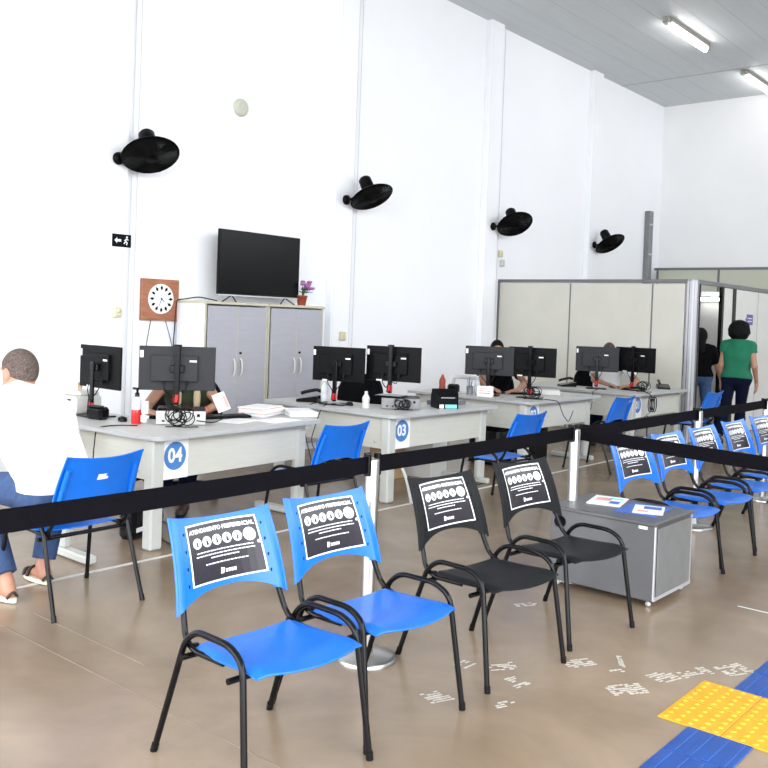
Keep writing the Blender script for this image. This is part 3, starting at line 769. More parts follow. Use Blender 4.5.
# ================================================================== TACTILE TILES
def tactile(x, y, kind, label):
    b = MB(); s_ = .247; m = 'tile_yellow' if kind == 'y' else 'tile_blue'
    b.box((0, 0, .003), (s_, s_, .006), m, b=.002)
    if kind == 'y':
        for i in range(5):
            for j in range(5): b.lathe([(.0135, .0055), (.011, .0095), (.006, .011), (0, .0112)], m, xf((-.1+.05*i, -.1+.05*j, 0)), n=10)
    else:
        for i in range(4): b.box((-.09+.06*i, 0, .0075), (.024, s_-.02, .004), m, b=.0018)
    return tag(b.build('tactile_tile'), label, 'floor tile', 'yellow dotted tactile tiles' if kind == 'y' else 'blue ribbed tactile tiles', (x, y, 0))
x0, y0 = -1.432, 3.455
ny = {(0, 0): 'yellow dotted floor tile at the near left corner of the yellow patch', (0, 1): 'yellow dotted floor tile at the far left corner of the yellow patch',
      (1, 0): 'yellow dotted floor tile at the near right of the yellow patch, by the frame edge', (1, 1): 'yellow dotted floor tile at the far right of the yellow patch, by the frame edge'}
for (i, j), l in ny.items(): tactile(x0+.125+.25*i, y0+.125+.25*j, 'y', l)
for k, l in enumerate(['blue ribbed floor tile touching the near side of the yellow patch', 'blue ribbed floor tile second in front of the yellow patch, at the bottom edge', None]):
    if l: tactile(-1.18, 3.455-.125-.25*k, 'b', l)
for k, l in enumerate(['blue ribbed floor tile touching the far side of the yellow patch', 'blue ribbed floor tile second beyond the yellow patch, at the right edge']):
    tactile(-1.18, 3.955+.125+.25*k, 'b', l)

# ================================================================== DESKS
def rounded_L(L1, L2, d1, d2, rc=.07):
    # corner at origin, wing A along +y (depth toward -x), wing B along -x (depth toward +y)
    def arc(cx, cy, r, a0, a1, n=6): return [(cx+r*math.cos(a0+(a1-a0)*k/n), cy+r*math.sin(a0+(a1-a0)*k/n)) for k in range(n+1)]
    P = []
    P += arc(-rc, rc, rc, -PI/2, 0)
    P += arc(-.05, L1-.05, .05, 0, PI/2, 4)
    P += [(-d1, L1)]
    P += arc(-d1-.22, d2+.22, .22, 0, -PI/2, 6)
    P += [(-L2, d2)]
    P += arc(-L2+.04, .04, .04, PI, 3*PI/2, 4)
    return P
def make_desk(label, loc, rz, num):
    t = thing('corner_desk', label, 'desk', loc, rz, 'light grey corner desks')
    L1, L2, d = 1.62, 1.6, .60
    b = MB(); b.prism(rounded_L(L1, L2, d, d), .718, .745, 'desk_top', None, 'desk_edge'); b.build('worktop', t)
    b = MB(); b.box((-.12, .10+.70, .58), (.018, 1.34, .27), 'desk_panel'); b.build('front_panel', t)
    b = MB(); b.box((-.16-.68, .085, .58), (1.34, .018, .27), 'desk_panel'); b.lathe([(.012, 0), (.012, .004), (0, .004)], 'alu', xf((-.26, .075, .5), 0, PI/2), n=10); b.build('side_front_panel', t)
    b = MB(); b.box((-.12, .085, .36), (.09, .10, .716), 'desk_metal', b=.012); b.lathe([(.02, 0), (.02, .02)], 'frame_black', xf((-.12, .085, 0)), n=10); b.build('leg', t)
    b = MB(); b.box((-.13, L1-.13, .38), (.07, .11, .68), 'desk_metal', b=.02); b.box((-.29, L1-.13, .03), (.54, .06, .05), 'desk_metal', b=.01); b.box((-.29, L1-.13, .70), (.5, .05, .03), 'desk_metal'); b.build('leg', t)
    b = MB(); b.box((-L2+.13, .13, .38), (.11, .07, .68), 'desk_metal', b=.02); b.box((-L2+.13, .29, .03), (.06, .54, .05), 'desk_metal', b=.01); b.box((-L2+.13, .29, .70), (.05, .5, .03), 'desk_metal'); b.build('leg', t)
    if num:
        b = MB(); T = Matrix.Translation((-.108, .245, .583)) @ WT
        b.box((0, 0, 0), (.225, .28, .002), 'paper', T)
        b.add(circle(0, 0, .093, 40), [tuple(range(40))], 'print_blue', T @ Matrix.Translation((0, .01, .0015)))
        vs, fs = text_geo(num, .13, bold=.004); b.add([(p.x*.93, p.y, 0) for p in vs], fs, 'print_white', T @ Matrix.Translation((0, .01, .0022)))
        b.build('number_sign', t, label='white card with the number %s in a blue disc' % num)
    return t
DZ = .745
make_desk('light grey corner desk with the sign 04, nearest of the service desks', (-4.72, 3.40, 0), math.radians(4), '04')
make_desk('light grey corner desk with the sign 03, second of the service desks', (-4.70, 5.71, 0), math.radians(.5), '03')
make_desk('light grey corner desk with two dark monitors beside the wall, third from the camera', (-4.74, 7.93, 0), math.radians(1), '02')
make_desk('light grey corner desk against the cubicle partition, farthest from the camera', (-4.60, 10.14, 0), math.radians(.5), '01')
# end leg of the next desk, left of desk 04, partly behind the seated man
t = thing('desk_end', 'light grey desk end leg on the floor behind the seated man chair', 'desk', (-5.1, 3.0, 0))
b = MB(); b.box((.05, 0, .03), (.56, .07, .05), 'desk_metal', b=.01); b.build('foot', t)
b = MB(); b.box((.0, 0, .38), (.10, .06, .66), 'desk_metal', b=.015); b.build('leg', t)
b = MB(); b.box((-.8, .0, .73), (1.1, .5, .026), 'desk_top', b=.006); b.build('worktop', t)

# ------------------------------------------------------------------ monitors
def make_monitor(label, loc, rz, shade, tall=True, zc=.375):
    # back faces local -y
    t = thing('monitor', label, 'monitor', loc, rz, 'computer monitors on the service desks')
    W, Hh = .535, .315; ct = zc+(.165 if tall else .04)
    b = MB(); b.box((0, .012, zc), (W, .018, Hh), shade, b=.004); b.box((-.02, -.006, zc), (.33, .03, .19), shade, b=.006); b.box((.11, -.0225, zc+.055), (.05, .002, .012), 'print_white')
    b.box((-W/2+.018, .0015, zc+.10), (.024, .002, .05), 'paper'); b.box((-.13, .001, zc-.15), (.06, .003, .014), 'paper' if shade == 'monitor_black' else shade)
    for x in (-.09, .07): b.box((x, -.012, zc-.10), (.022, .03, .03), 'cable', b=.004)
    b.build('casing', t)
    b = MB(); b.box((0, .0225, zc+.004), (W-.02, .002, Hh-.03), 'screen'); b.build('screen', t)
    b = MB(); b.box((0, -.055, (.03+ct)/2), (.04, .022, ct-.03), 'frame_black', b=.006); b.box((0, -.035, zc), (.1, .03, .05), 'frame_black', b=.004)
    if tall: b.lathe([(.03, 0), (.03, .012), (0, .014)], 'frame_black', xf((0, -.055, ct-.004)), n=14)
    b.build('column', t)
    b = MB(); b.box((0, -.058, .075), (.048, .026, .06), 'red', b=.006); b.build('cable_clip', t, label='red cable clip')
    b = MB(); b.box((0, -.02, .006), (.25, .20, .012), 'frame_black', b=.005); b.build('foot', t)
    b = MB(); b.tube([(-.09, -.02, zc-.11), (-.085, -.04, zc-.17), (-.03, -.06, zc-.22), (-.01, -.075, .12), (-.02, -.075, .04)], .004, 'cable', n=6, fillet=.03); b.tube([(.07, -.02, zc-.11), (.06, -.05, zc-.18), (.02, -.065, .14), (.01, -.08, .03)], .004, 'cable', n=6, fillet=.03); b.build('lead', t)
    return t
rad = math.radians
CPU4 = (-5.30, 3.98)
ma = make_monitor('grey backed monitor standing on the white computer at desk 04', (-5.28, 3.96, DZ+.103), rad(52), 'monitor_grey', zc=.285)
mg = make_monitor('grey backed monitor on the third desk, left one, in front of the worker in black', (-5.47, 8.25, DZ), rad(26), 'monitor_grey', False)
mt = make_monitor('black monitor on desk 03, right one, standing on the computer', (-5.17, 6.24, DZ+.101), rad(16), 'monitor_black', zc=.29)
mk = make_monitor('black monitor at the left end of desk 04, right of the white printer', (-5.90, 3.72, DZ), rad(0), 'monitor_black', False, zc=.365)
ml = make_monitor('black monitor on the third desk, right one', (-5.04, 8.42, DZ), rad(12), 'monitor_black', zc=.385)
def dm(src, x, y, z, rz, l): return dup(src, (x, y, z), rad(rz), l)
dm(mk, -5.62, 6.0, DZ, 15, 'black monitor on desk 03, left one, beside the clear bottle')
dm(mg, -5.33, 10.5, DZ, 27, 'grey backed monitor on the farthest desk, left one, in front of the worker in white')
dm(ml, -4.95, 10.78, DZ, 0, 'black monitor on the farthest desk, right one')

# ------------------------------------------------------------------ computers, printers and small things
def computer(label, x, y, rz, front, z=DZ):
    t = thing('computer', label, 'computer', (x, y, z), rad(rz), 'desktop computers lying flat')
    b = MB(); b.box((0, 0, .052), (.34, .32, .095), 'monitor_black', b=.005); b.build('case', t)
    b = MB(); b.box((0, -.163, .052), (.34, .008, .095), front, b=.003)
    for k in range(4): b.box((-.12+.05*k, -.168, .03), (.018, .003, .01), 'frame_black')
    b.box((.12, -.168, .07), (.02, .003, .02), 'frame_black'); b.build('rear_plate', t)
    return t
computer('white desktop computer lying under the grey monitor on desk 04', -5.27, 4.0, 52, 'white_plastic')
computer('silver and black desktop computer under the right monitor on desk 03', -5.10, 6.28, 40, 'steel_panel')
def tangle(label, x, y, z, s_=.09, n=5, rz=0, seed=1):
    rr = random.Random(seed); b = MB()
    for k in range(n):
        c = V((rr.uniform(-s_, s_)*.5, rr.uniform(-.02, .02), rr.uniform(0, s_*.6)+s_*.5)); ra = s_*rr.uniform(.4, .75); a = rr.uniform(-.4, .4)
        b.tube([c+V((ra*math.cos(2*PI*j/14), ra*.35*math.sin(2*PI*j/14+a)+.01*k-.02, ra*math.sin(2*PI*j/14)*.9)) for j in range(14)], .004, 'cable', n=5, closed=True)
    b.tube([(-s_, .01, .006), (-s_*.4, -.02, .012), (s_*.5, .0, .006), (s_*1.3, .03, .006)], .004, 'cable', n=5, fillet=.04)
    return tag(b.build('cable_bundle'), label, 'cable', 'coiled cables on the desks', (x, y, z), rad(rz))
tangle('coil of black cables in front of the white computer on desk 04', -5.02, 3.80, DZ+.001, .095, 9, 50, 1)
tangle('tangle of black cables behind the computer on desk 03', -4.93, 6.10, DZ+.001, .07, 8, 40, 2)
tangle('tangle of cables at the corner of the third desk', -4.90, 8.22, DZ+.001, .09, 8, 30, 3)
tangle('tangle of cables under the monitors of the farthest desk', -4.72, 10.55, DZ+.001, .08, 7, 30, 4)
cable([(-4.97, 3.90, DZ+.05), (-4.93, 4.02, DZ+.03), (-4.98, 4.18, DZ+.06)], 'thin black lead plugged into the white computer on desk 04', .004)
cable([(-5.25, 3.62, DZ+.006), (-5.32, 3.5, DZ+.01), (-5.36, 3.37, DZ-.0), (-5.37, 3.36, .55), (-5.36, 3.36, .38)], 'black cable hanging over the left edge of desk 04')
cable([(-5.70, 5.95, DZ+.02), (-5.70, 5.74, DZ+.012), (-5.72, 5.67, DZ-.06), (-5.66, 5.66, .45), (-5.6, 5.7, .2)], 'black cable hanging over the edge of desk 03, left one')
cable([(-5.55, 5.92, DZ+.02), (-5.54, 5.74, DZ+.012), (-5.52, 5.67, DZ-.06), (-5.60, 5.66, .45), (-5.5, 5.7, .2)], 'black cable hanging over the edge of desk 03, right one')
cable([(-4.80, 8.3, DZ+.01), (-4.69, 8.4, DZ), (-4.66, 8.45, .6), (-4.68, 8.62, .5), (-4.70, 8.75, .62)], 'grey cable drooping from the third desk', .004)
cable([(-5.2, 10.3, DZ+.01), (-5.18, 10.12, DZ-.0), (-5.17, 10.09, .55), (-5.22, 10.08, .42)], 'black cable hanging at the left of the farthest desk', .004)
# headphones-like black coil hanging at farthest desk
b = MB()
for k in range(4): b.tube([(.02*k-.03, .075*math.cos(2*PI*j/18)*(1+.06*k), .09*math.sin(2*PI*j/18)) for j in range(18)], .006, 'cable', n=6, closed=True)
b.tube([(0, -.02, .09), (-.03, -.02, .12), (-.1, 0, .15)], .006, 'cable', n=6)
tag(b.build('cable_coil'), 'large black cable coil hanging over the front edge of the farthest desk', 'cable', None, (-4.54, 10.42, .62), rad(10))
cable([(-4.54, 10.38, .53), (-4.6, 10.30, .45), (-4.68, 10.24, .25), (-4.7, 10.3, .05)], 'thin cable dropping from the black coil at the farthest desk')
def mouse(label, x, y, rz):
    b = MB(); b.lathe([(.032, 0), (.034, .012), (.026, .028), (.01, .035), (0, .036)], 'frame_black', Matrix.Diagonal((.95, 1.6, 1, 1)), n=16)
    b.box((0, .03, .033), (.006, .016, .006), 'monitor_grey'); b.tube([(0, .05, .01), (.02, .12, .005), (.08, .17, .005)], .002, 'cable', n=5, fillet=.03)
    tag(b.build('mouse'), label, 'mouse', 'computer mice', (x, y, DZ+.001), rad(rz))
mouse('black mouse on desk 04 left of the red bottle', -5.55, 3.70, 70); mouse('black mouse on desk 03 in front of the left monitor', -5.48, 6.02, 60)
def keyboard(label, x, y, rz):
    b = MB(); b.box((0, 0, .009), (.44, .14, .018), 'frame_black', b=.004)
    for r_ in range(5):
        for c in range(15): b.box((-.2+.0285*c, -.052+.026*r_, .0195), (.024, .021, .005), 'monitor_black')
    tag(b.build('keyboard'), label, 'keyboard', 'black keyboards', (x, y, DZ+.001), rad(rz))
keyboard('black keyboard on desk 04 in front of the worker hands', -5.33, 4.42, 75)
keyboard('black keyboard on the third desk before the worker in black', -5.35, 8.72, 40)
keyboard('black keyboard on the farthest desk before the worker in white', -5.15, 11.0, 50)
# red spray bottle
t = thing('spray_bottle', 'clear sanitiser bottle with red liquid on desk 04', 'bottle', (-5.38, 3.70, DZ))
b = MB(); b.lathe([(.034, 0), (.037, .01), (.037, .08), (.035, .10)], 'red_clear', n=20); b.build('liquid', t, label='red lower part')
b = MB(); b.lathe([(.035, .10), (.034, .14), (.028, .165), (.014, .18), (.014, .195), (0, .195)], 'bottle', n=20); b.build('bottle_body', t)
b = MB(); b.lathe([(.016, .19), (.016, .215), (.008, .22), (.008, .24), (0, .24)], 'frame_black', n=14); b.box((-.02, 0, .245), (.06, .016, .016), 'frame_black', b=.004); b.build('pump', t)
b = MB(); b.box((.02, -.02, .05), (.035, .03, .05), 'paper', b=.003); b.box((.0, .035, .12), (.05, .02, .09), 'white_plastic', b=.004)
tag(b.build('sanitiser_box'), 'small white box beside the red bottle on desk 04', 'box', None, (-5.28, 3.68, DZ+.001), .5)
# printer left of desk 04
t = thing('printer', 'off white label printer at the left end of desk 04 behind the seated man', 'printer', (-6.12, 3.70, DZ), rad(8))
b = MB(); b.box((0, 0, .07), (.22, .26, .14), 'white_plastic', b=.02); b.box((0, .02, .155), (.19, .2, .04), 'white_plastic', b=.018); b.build('body', t)
b = MB(); b.box((0, -.131, .115), (.13, .004, .012), 'frame_black'); b.box((.06, -.131, .03), (.03, .004, .012), 'frame_black'); b.build('paper_slot', t)
sheet('card_tag', 'small tan card standing on the white printer', 'card', (-6.2, 3.75, DZ+.177), .3, .035, .01, 'cardboard', .05)
b = MB(); b.box((0, 0, .045), (.16, .10, .09), 'frame_black', b=.02); b.box((0, -.02, .095), (.12, .05, .01), 'monitor_grey', b=.003)
tag(b.build('card_terminal'), 'small black device at the foot of the left monitor on desk 04', 'device', None, (-5.74, 3.62, DZ+.001), rad(10))
# label printer on desk 03
t = thing('label_printer', 'black label printer with a teal sticker on desk 03', 'printer', (-4.89, 6.66, DZ), rad(55))
b = MB(); b.prism([(-.1, 0), (.1, 0), (.1, .10), (.07, .17), (-.05, .18), (-.1, .12)], -.1, .1, 'monitor_black', Matrix(((0, 0, 1, 0), (1, 0, 0, 0), (0, 1, 0, 0), (0, 0, 0, 1)))); b.build('body', t)
b = MB(); b.box((0, -.102, .10), (.13, .004, .006), 'alu'); b.build('slot', t)
b = MB(); b.box((.03, -.102, .022), (.11, .004, .034), 'sticker_teal'); b.box((-.06, -.102, .022), (.04, .004, .034), 'paper'); b.build('sticker', t, label='teal and white sticker')
# bottles & cups
def bottle(label, x, y, h=.2, r=.032, m='bottle', cap='print_blue', z=DZ):
    t = thing('bottle', label, 'bottle', (x, y, z))
    b = MB(); b.lathe([(r*.9, 0), (r, .01), (r, h*.3), (r*.88, h*.35), (r, h*.42), (r, h*.62), (r*.4, h*.85), (r*.4, h*.92)], m, n=18); b.build('bottle_body', t)
    b = MB(); b.lathe([(r*.45, h*.91), (r*.45, h), (0, h)], cap, n=12); b.build('cap', t)
bottle('clear plastic bottle on desk 03 beside the left monitor', -5.80, 6.02, .22, .034, 'bottle', 'paper')
bottle('white lotion bottle with pale label on desk 03 beside the computer', -5.25, 5.98, .15, .033, 'white_plastic', 'white_plastic')
bottle('pink topped cylindrical bottle at the left end of the third desk', -6.0, 8.12, .21, .036, 'terracotta', 'pink_paper')
bottle('small clear bottle on the third desk behind the pen cup', -5.72, 8.4, .19, .03, 'bottle', 'paper')
def penpot(label, x, y):
    t = thing('pen_cup', label, 'cup', (x, y, DZ))
    b = MB(); b.lathe([(.035, 0), (.038, .09), (.035, .09), (.033, .01), (0, .01)], 'alu_dark', n=16); b.build('cup', t)
    for k in range(5):
        a = k*1.3; b = MB(); b.tube([(.008*math.cos(a), .008*math.sin(a), .012), (.028*math.cos(a), .028*math.sin(a), .15+.01*k)], .004, ('frame_black', 'red', 'white_plastic', 'print_blue', 'frame_black')[k], n=6); b.build('pen', t)
penpot('grey pen cup full of pens on the third desk left of its monitor', -5.64, 8.14)
# telephone on desk 03 and the third desk end
def phone(label, x, y, rz):
    t = thing('telephone', label, 'telephone', (x, y, DZ), rad(rz))
    b = MB(); b.prism([(-.1, 0), (.1, 0), (.1, .06), (-.1, .025)], -.08, .08, 'frame_black', Matrix(((0, 0, 1, 0), (1, 0, 0, 0), (0, 1, 0, 0), (0, 0, 0, 1)))); b.build('base', t)
    b = MB(); b.tube([(-.055, -.09, .07), (-.055, -.05, .085), (-.055, .06, .11), (-.055, .10, .095)], .016, 'frame_black', fillet=.03); b.build('handset', t)
phone('black telephone at the left end of desk 03', -5.93, 5.95, -60); phone('black telephone at the left end of the farthest desk', -5.72, 10.45, -40); phone('black telephone at the right end of the farthest desk', -4.85, 11.45, 30)
# papers
def stack(label, x, y, rz, n=10, w=.22, d=.31, th=.006, seed=0, mats_=('paper',)):
    # a pile of sheets and folders drawn as one pile of stuff
    rr = random.Random(seed); b = MB()
    for k in range(n): b.box((rr.uniform(-.012, .012), rr.uniform(-.012, .012), th*(k+.5)), (w, d, th*.86), mats_[k % len(mats_)], xf((0, 0, 0), rr.uniform(-.06, .06)))
    return tag(b.build('paper_stack'), label, 'papers', 'paper stacks on desk 04', (x, y, DZ+.0005), rad(rz))
stack('tall pile of white papers on desk 04, left of the other pile', -5.33, 4.82, 20, 10, .23, .32, .007, 1, ('paper', 'paper', 'paper', 'pink_paper', 'paper'))
stack('lower pile of white papers at the right end of desk 04', -5.17, 4.98-.02+.12, 60, 7, .22, .31, .006, 2)
sheet('paper_sheet', 'loose white sheet on desk 04 before the worker', 'paper', (-5.12, 4.40, DZ+.0005), .3, .21, .30, 'paper', .002)
sheet('paper_sheet', 'loose white sheet near the front edge of desk 04', 'paper', (-4.98, 4.68, DZ+.0005), .1, .21, .30, 'paper', .003)
sheet('folder', 'salmon folder lying between hand and paper pile on desk 04', 'folder', (-5.32, 4.56, DZ+.003), .5, .10, .16, 'pink_paper', .006)
b = MB(); b.box((0, 0, .08), (.10, .003, .15), 'paper', xf((0, 0, .0), 0, rad(-20), rad(-22))); b.box((.035, -.003, .07), (.02, .002, .10), 'pink_paper', xf((0, 0, .0), 0, rad(-20), rad(-22)))
tag(b.build('held_sheet'), 'white printed sheet held upright by the worker at desk 04', 'paper', None, (-5.46, 4.56, DZ+.03), rad(60))
sheet('paper_sheet', 'papers and notes on the left part of the third desk', 'paper', (-5.88, 8.30, DZ+.0005), .1, .25, .2, 'paper', .02)
b = MB(); b.prism([(-.05, 0), (.05, 0), (.0, .11)], -.085, .085, 'paper', Matrix(((0, 0, 1, 0), (1, 0, 0, 0), (0, 1, 0, 0), (0, 0, 0, 1))))
for k in range(3): b.box((0, -.034+.011*k*1.0, .035+.022*k), (.12, .004, .008), 'red', None)
tag(b.build('desk_calendar'), 'white desk calendar with red lines under the grey monitor of the third desk', 'calendar', None, (-5.41, 8.10, DZ+.0005), rad(25))
b = MB(); b.tube([(-.16, 0, .02), (-.16, 0, .15), (.16, 0, .15), (.16, 0, .02)], .022, 'white_plastic', fillet=.05); b.box((-.16, 0, .02), (.10, .12, .04), 'white_plastic', b=.01)
tag(b.build('desk_lamp'), 'white bent arm device at the left end of the third desk', 'device', None, (-5.98, 8.55, DZ+.001), rad(10))
b = MB(); b.box((0, 0, .05), (.12, .1, .1), 'frame_black', b=.02); tag(b.build('black_case'), 'small black case at the left end of the third desk', 'box', None, (-5.83, 8.10, DZ+.001), .2)
b = MB(); b.box((0, 0, .03), (.3, .22, .06), 'white_plastic', b=.01); b.box((0, 0, .063), (.26, .18, .008), 'desk_edge'); tag(b.build('scanner'), 'low white scanner on the right part of the third desk', 'scanner', None, (-5.15, 8.95, DZ+.001), rad(30))
sheet('grey_ledge', 'dark document tray on desk 03 beside the black label printer', 'tray', (-5.08, 6.95, DZ+.0005), .1, .24, .32, 'alu_dark', .04)
# under the desks
b = MB(); b.box((0, 0, .11), (.14, .30, .22), 'frame_black', b=.03); b.box((.071, -.09, .07), (.002, .07, .03), 'paper'); tag(b.build('power_unit'), 'small black power unit on the floor behind the corner leg of desk 04', 'box', None, (-5.2, 3.62, 0), rad(20))
b = MB(); b.box((0, 0, .2), (.38, .3, .4), 'white_plastic', b=.008); b.box((.191, 0, .3), (.003, .26, .12), 'paper'); tag(b.build('storage_box'), 'white box on the floor under desk 03', 'box', None, (-5.45, 7.1, 0), .1)
b = MB(); b.box((0, 0, .17), (.25, .24, .34), 'cardboard', b=.004); tag(b.build('cardboard_box'), 'brown cardboard box on the floor under desk 03', 'box', None, (-5.6, 6.72, 0), 0)
b = MB(); b.box((0, 0, .2), (.18, .4, .4), 'monitor_black', b=.01); tag(b.build('computer_tower'), 'black computer tower under the third desk', 'computer', None, (-5.2, 8.75, 0), 0)
b = MB(); b.box((0, 0, .2), (.4, .3, .4), 'frame_black', b=.03); tag(b.build('waste_bin'), 'dark bin in the shade under the third desk', 'bin', None, (-5.45, 8.3, 0), 0)
cable([(-4.72, 5.82, .38), (-4.66, 5.86, .2), (-4.66, 5.93, .008)], 'white cable cover leaning against the corner leg of desk 03', .014, 'white_plastic')
cable([(-5.2, 3.75, .02), (-4.95, 3.65, .006), (-4.8, 3.62, .006), (-5.0, 3.9, .006), (-5.5, 4.0, .006)], 'black power lead on the floor by the corner leg of desk 04')
cable([(-5.1, 6.6, .006), (-4.95, 6.9, .006), (-4.75, 7.1, .006), (-4.9, 7.4, .006)], 'black cable lying on the floor beside desk 03')

# ================================================================== OFFICE CHAIRS
def office_chair(label, x, y, rz, base=None):
    if base: return dup(base, (x, y, 0), rad(rz), label)
    t = thing('office_chair', label, 'chair', (x, y, 0), rad(rz), 'black office chairs behind the desks')
    b = MB(); b.shell(lambda u, v: V((u*.235*math.sqrt(max(.05, 1-(max(0, v-.45)/.62)**2.2)), -.22-.05*(1-u*u)-.06*v, .56+.40*v)), 12, 10, .04, 'shirt_black'); b.build('backrest', t)
    b = MB(); b.box((0, .0, .405), (.46, .45, .07), 'shirt_black', b=.03); b.build('seat', t)
    b = MB(); b.tube([(0, -.24, .66), (0, -.27, .5), (0, -.1, .40)], .018, 'frame_black', fillet=.06); b.build('back_bracket', t)
    b = MB(); b.lathe([(.03, .1), (.03, .25), (.018, .25), (.018, .42)], 'frame_black', n=14); b.build('gas_lift', t)
    for k in range(5):
        a = 2*PI*k/5+.3; b = MB(); b.tube([(0, 0, .12), (.27*math.cos(a), .27*math.sin(a), .075)], [.026, .016], 'frame_black', n=8)
        l = b.build('base_leg', t)
        b = MB(); b.lathe([(0, -.022), (.028, -.022), (.028, .022), (0, .022)], 'frame_black', xf((.28*math.cos(a), .28*math.sin(a), .029), a, PI/2), n=14); b.tube([(.28*math.cos(a), .28*math.sin(a), .04), (.275*math.cos(a), .275*math.sin(a), .075)], .01, 'frame_black', n=8); b.build('castor', l)
    return t
oc = office_chair('black office chair at desk 04 under the hidden worker', -6.08, 4.68, -140)
office_chair('empty black office chair behind desk 03, its rounded back showing', -6.05, 6.72, -150, oc)
office_chair('black office chair under the worker in black at the third desk', -5.97, 9.1, -150, oc)
office_chair('black office chair under the worker in white at the farthest desk', -5.75, 11.2, -150, oc)
office_chair('black office chair behind the white printer, its curved top showing', -6.5, 4.55, 180, oc)

# ================================================================== PEOPLE
def frame_(f, up=(0, 0, 1)):
    f = V(f).normalized(); s_ = f.cross(V(up)).normalized(); u = s_.cross(f).normalized(); return s_, f, u    # right, forward, up
def add_head(S, C, f, up=(0, 0, 1), neck=None, sc=1):
    s_, f, u = frame_(f, up); C = V(C); ax = (s_, f, u)
    if neck is not None: S.cone(neck, C-u*.055*sc-f*.015*sc, .062*sc, .052*sc, .03)
    S.ell(C+u*.012*sc-f*.008*sc, ax, (.074*sc, .094*sc, .098*sc), .03)
    S.ell(C-u*.055*sc+f*.028*sc, ax, (.052*sc, .055*sc, .055*sc), .04)
    S.cone(C+f*.082*sc+u*.012*sc, C+f*.103*sc-u*.022*sc, .008*sc, .013*sc, .015)
    for k in (-1, 1):
        S.ell(C+s_*k*.081*sc-u*.010*sc-f*.004*sc, ax, (.013*sc, .022*sc, .032*sc), .008)
        S.ell(C+s_*k*.032*sc+f*.078*sc+u*.026*sc, ax, (.018*sc, .010*sc, .007*sc), .012)
    return s_, f, u
def face_parts(C, f, up, parent, sc=1):
    s_, f, u = frame_(f, up); C = V(C)
    for k in (-1, 1):
        b = MB(); q = V((0, 0, 1)).rotation_difference(f).to_matrix().to_4x4(); T = Matrix.Translation(C+s_*k*.031*sc+f*.074*sc+u*.008*sc) @ q
        b.lathe([(.0, -.012), (.010, -.006), (.012, 0), (.010, .006), (.006, .0102)], 'eye_white', T, n=12, cap=False); b.lathe([(.0062, .010), (0, .012)], 'eye_dark', T, n=12); b.build('eye', parent)
    S = SDF(); S.ell(C-u*.052*sc+f*.081*sc, (s_, f, u), (.022*sc, .006*sc, .007*sc)); sdf_obj('lips', S, .003, 'lips', parent)
def add_hand(S, wrist, d, nrm, side, curl=.5, sc=1):
    # d: direction of the fingers, nrm: back of hand, side: +1 thumb toward d x nrm
    d = V(d).normalized(); n = V(nrm); n = (n-d*n.dot(d)).normalized(); t = d.cross(n)*side; w = V(wrist)
    S.cone(w, w+d*.045*sc, .022*sc, .024*sc, .015); S.ell(w+d*.055*sc, (t, d, n), (.040*sc, .050*sc, .017*sc), .012)
    for i, (L, o) in enumerate(((.072, .030), (.080, .010), (.074, -.010), (.058, -.029))):
        a = w+d*.095*sc+t*o*sc; e1 = a+(d*math.cos(curl*.5)-n*math.sin(curl*.5))*L*.5*sc; e2 = e1+(d*math.cos(curl*1.5)-n*math.sin(curl*1.5))*L*.5*sc
        S.cone(a-d*.02*sc, e1, .0095*sc, .0085*sc, .004); S.cone(e1, e2, .0085*sc, .007*sc, .004)
    a = w+d*.025*sc+t*.028*sc; e1 = a+(d*.6+t*.75-n*.2).normalized()*.042*sc; e2 = e1+(d*.85+t*.35-n*.35).normalized()*.032*sc
    S.cone(a, e1, .013*sc, .010*sc, .008); S.cone(e1, e2, .010*sc, .008*sc, .004)
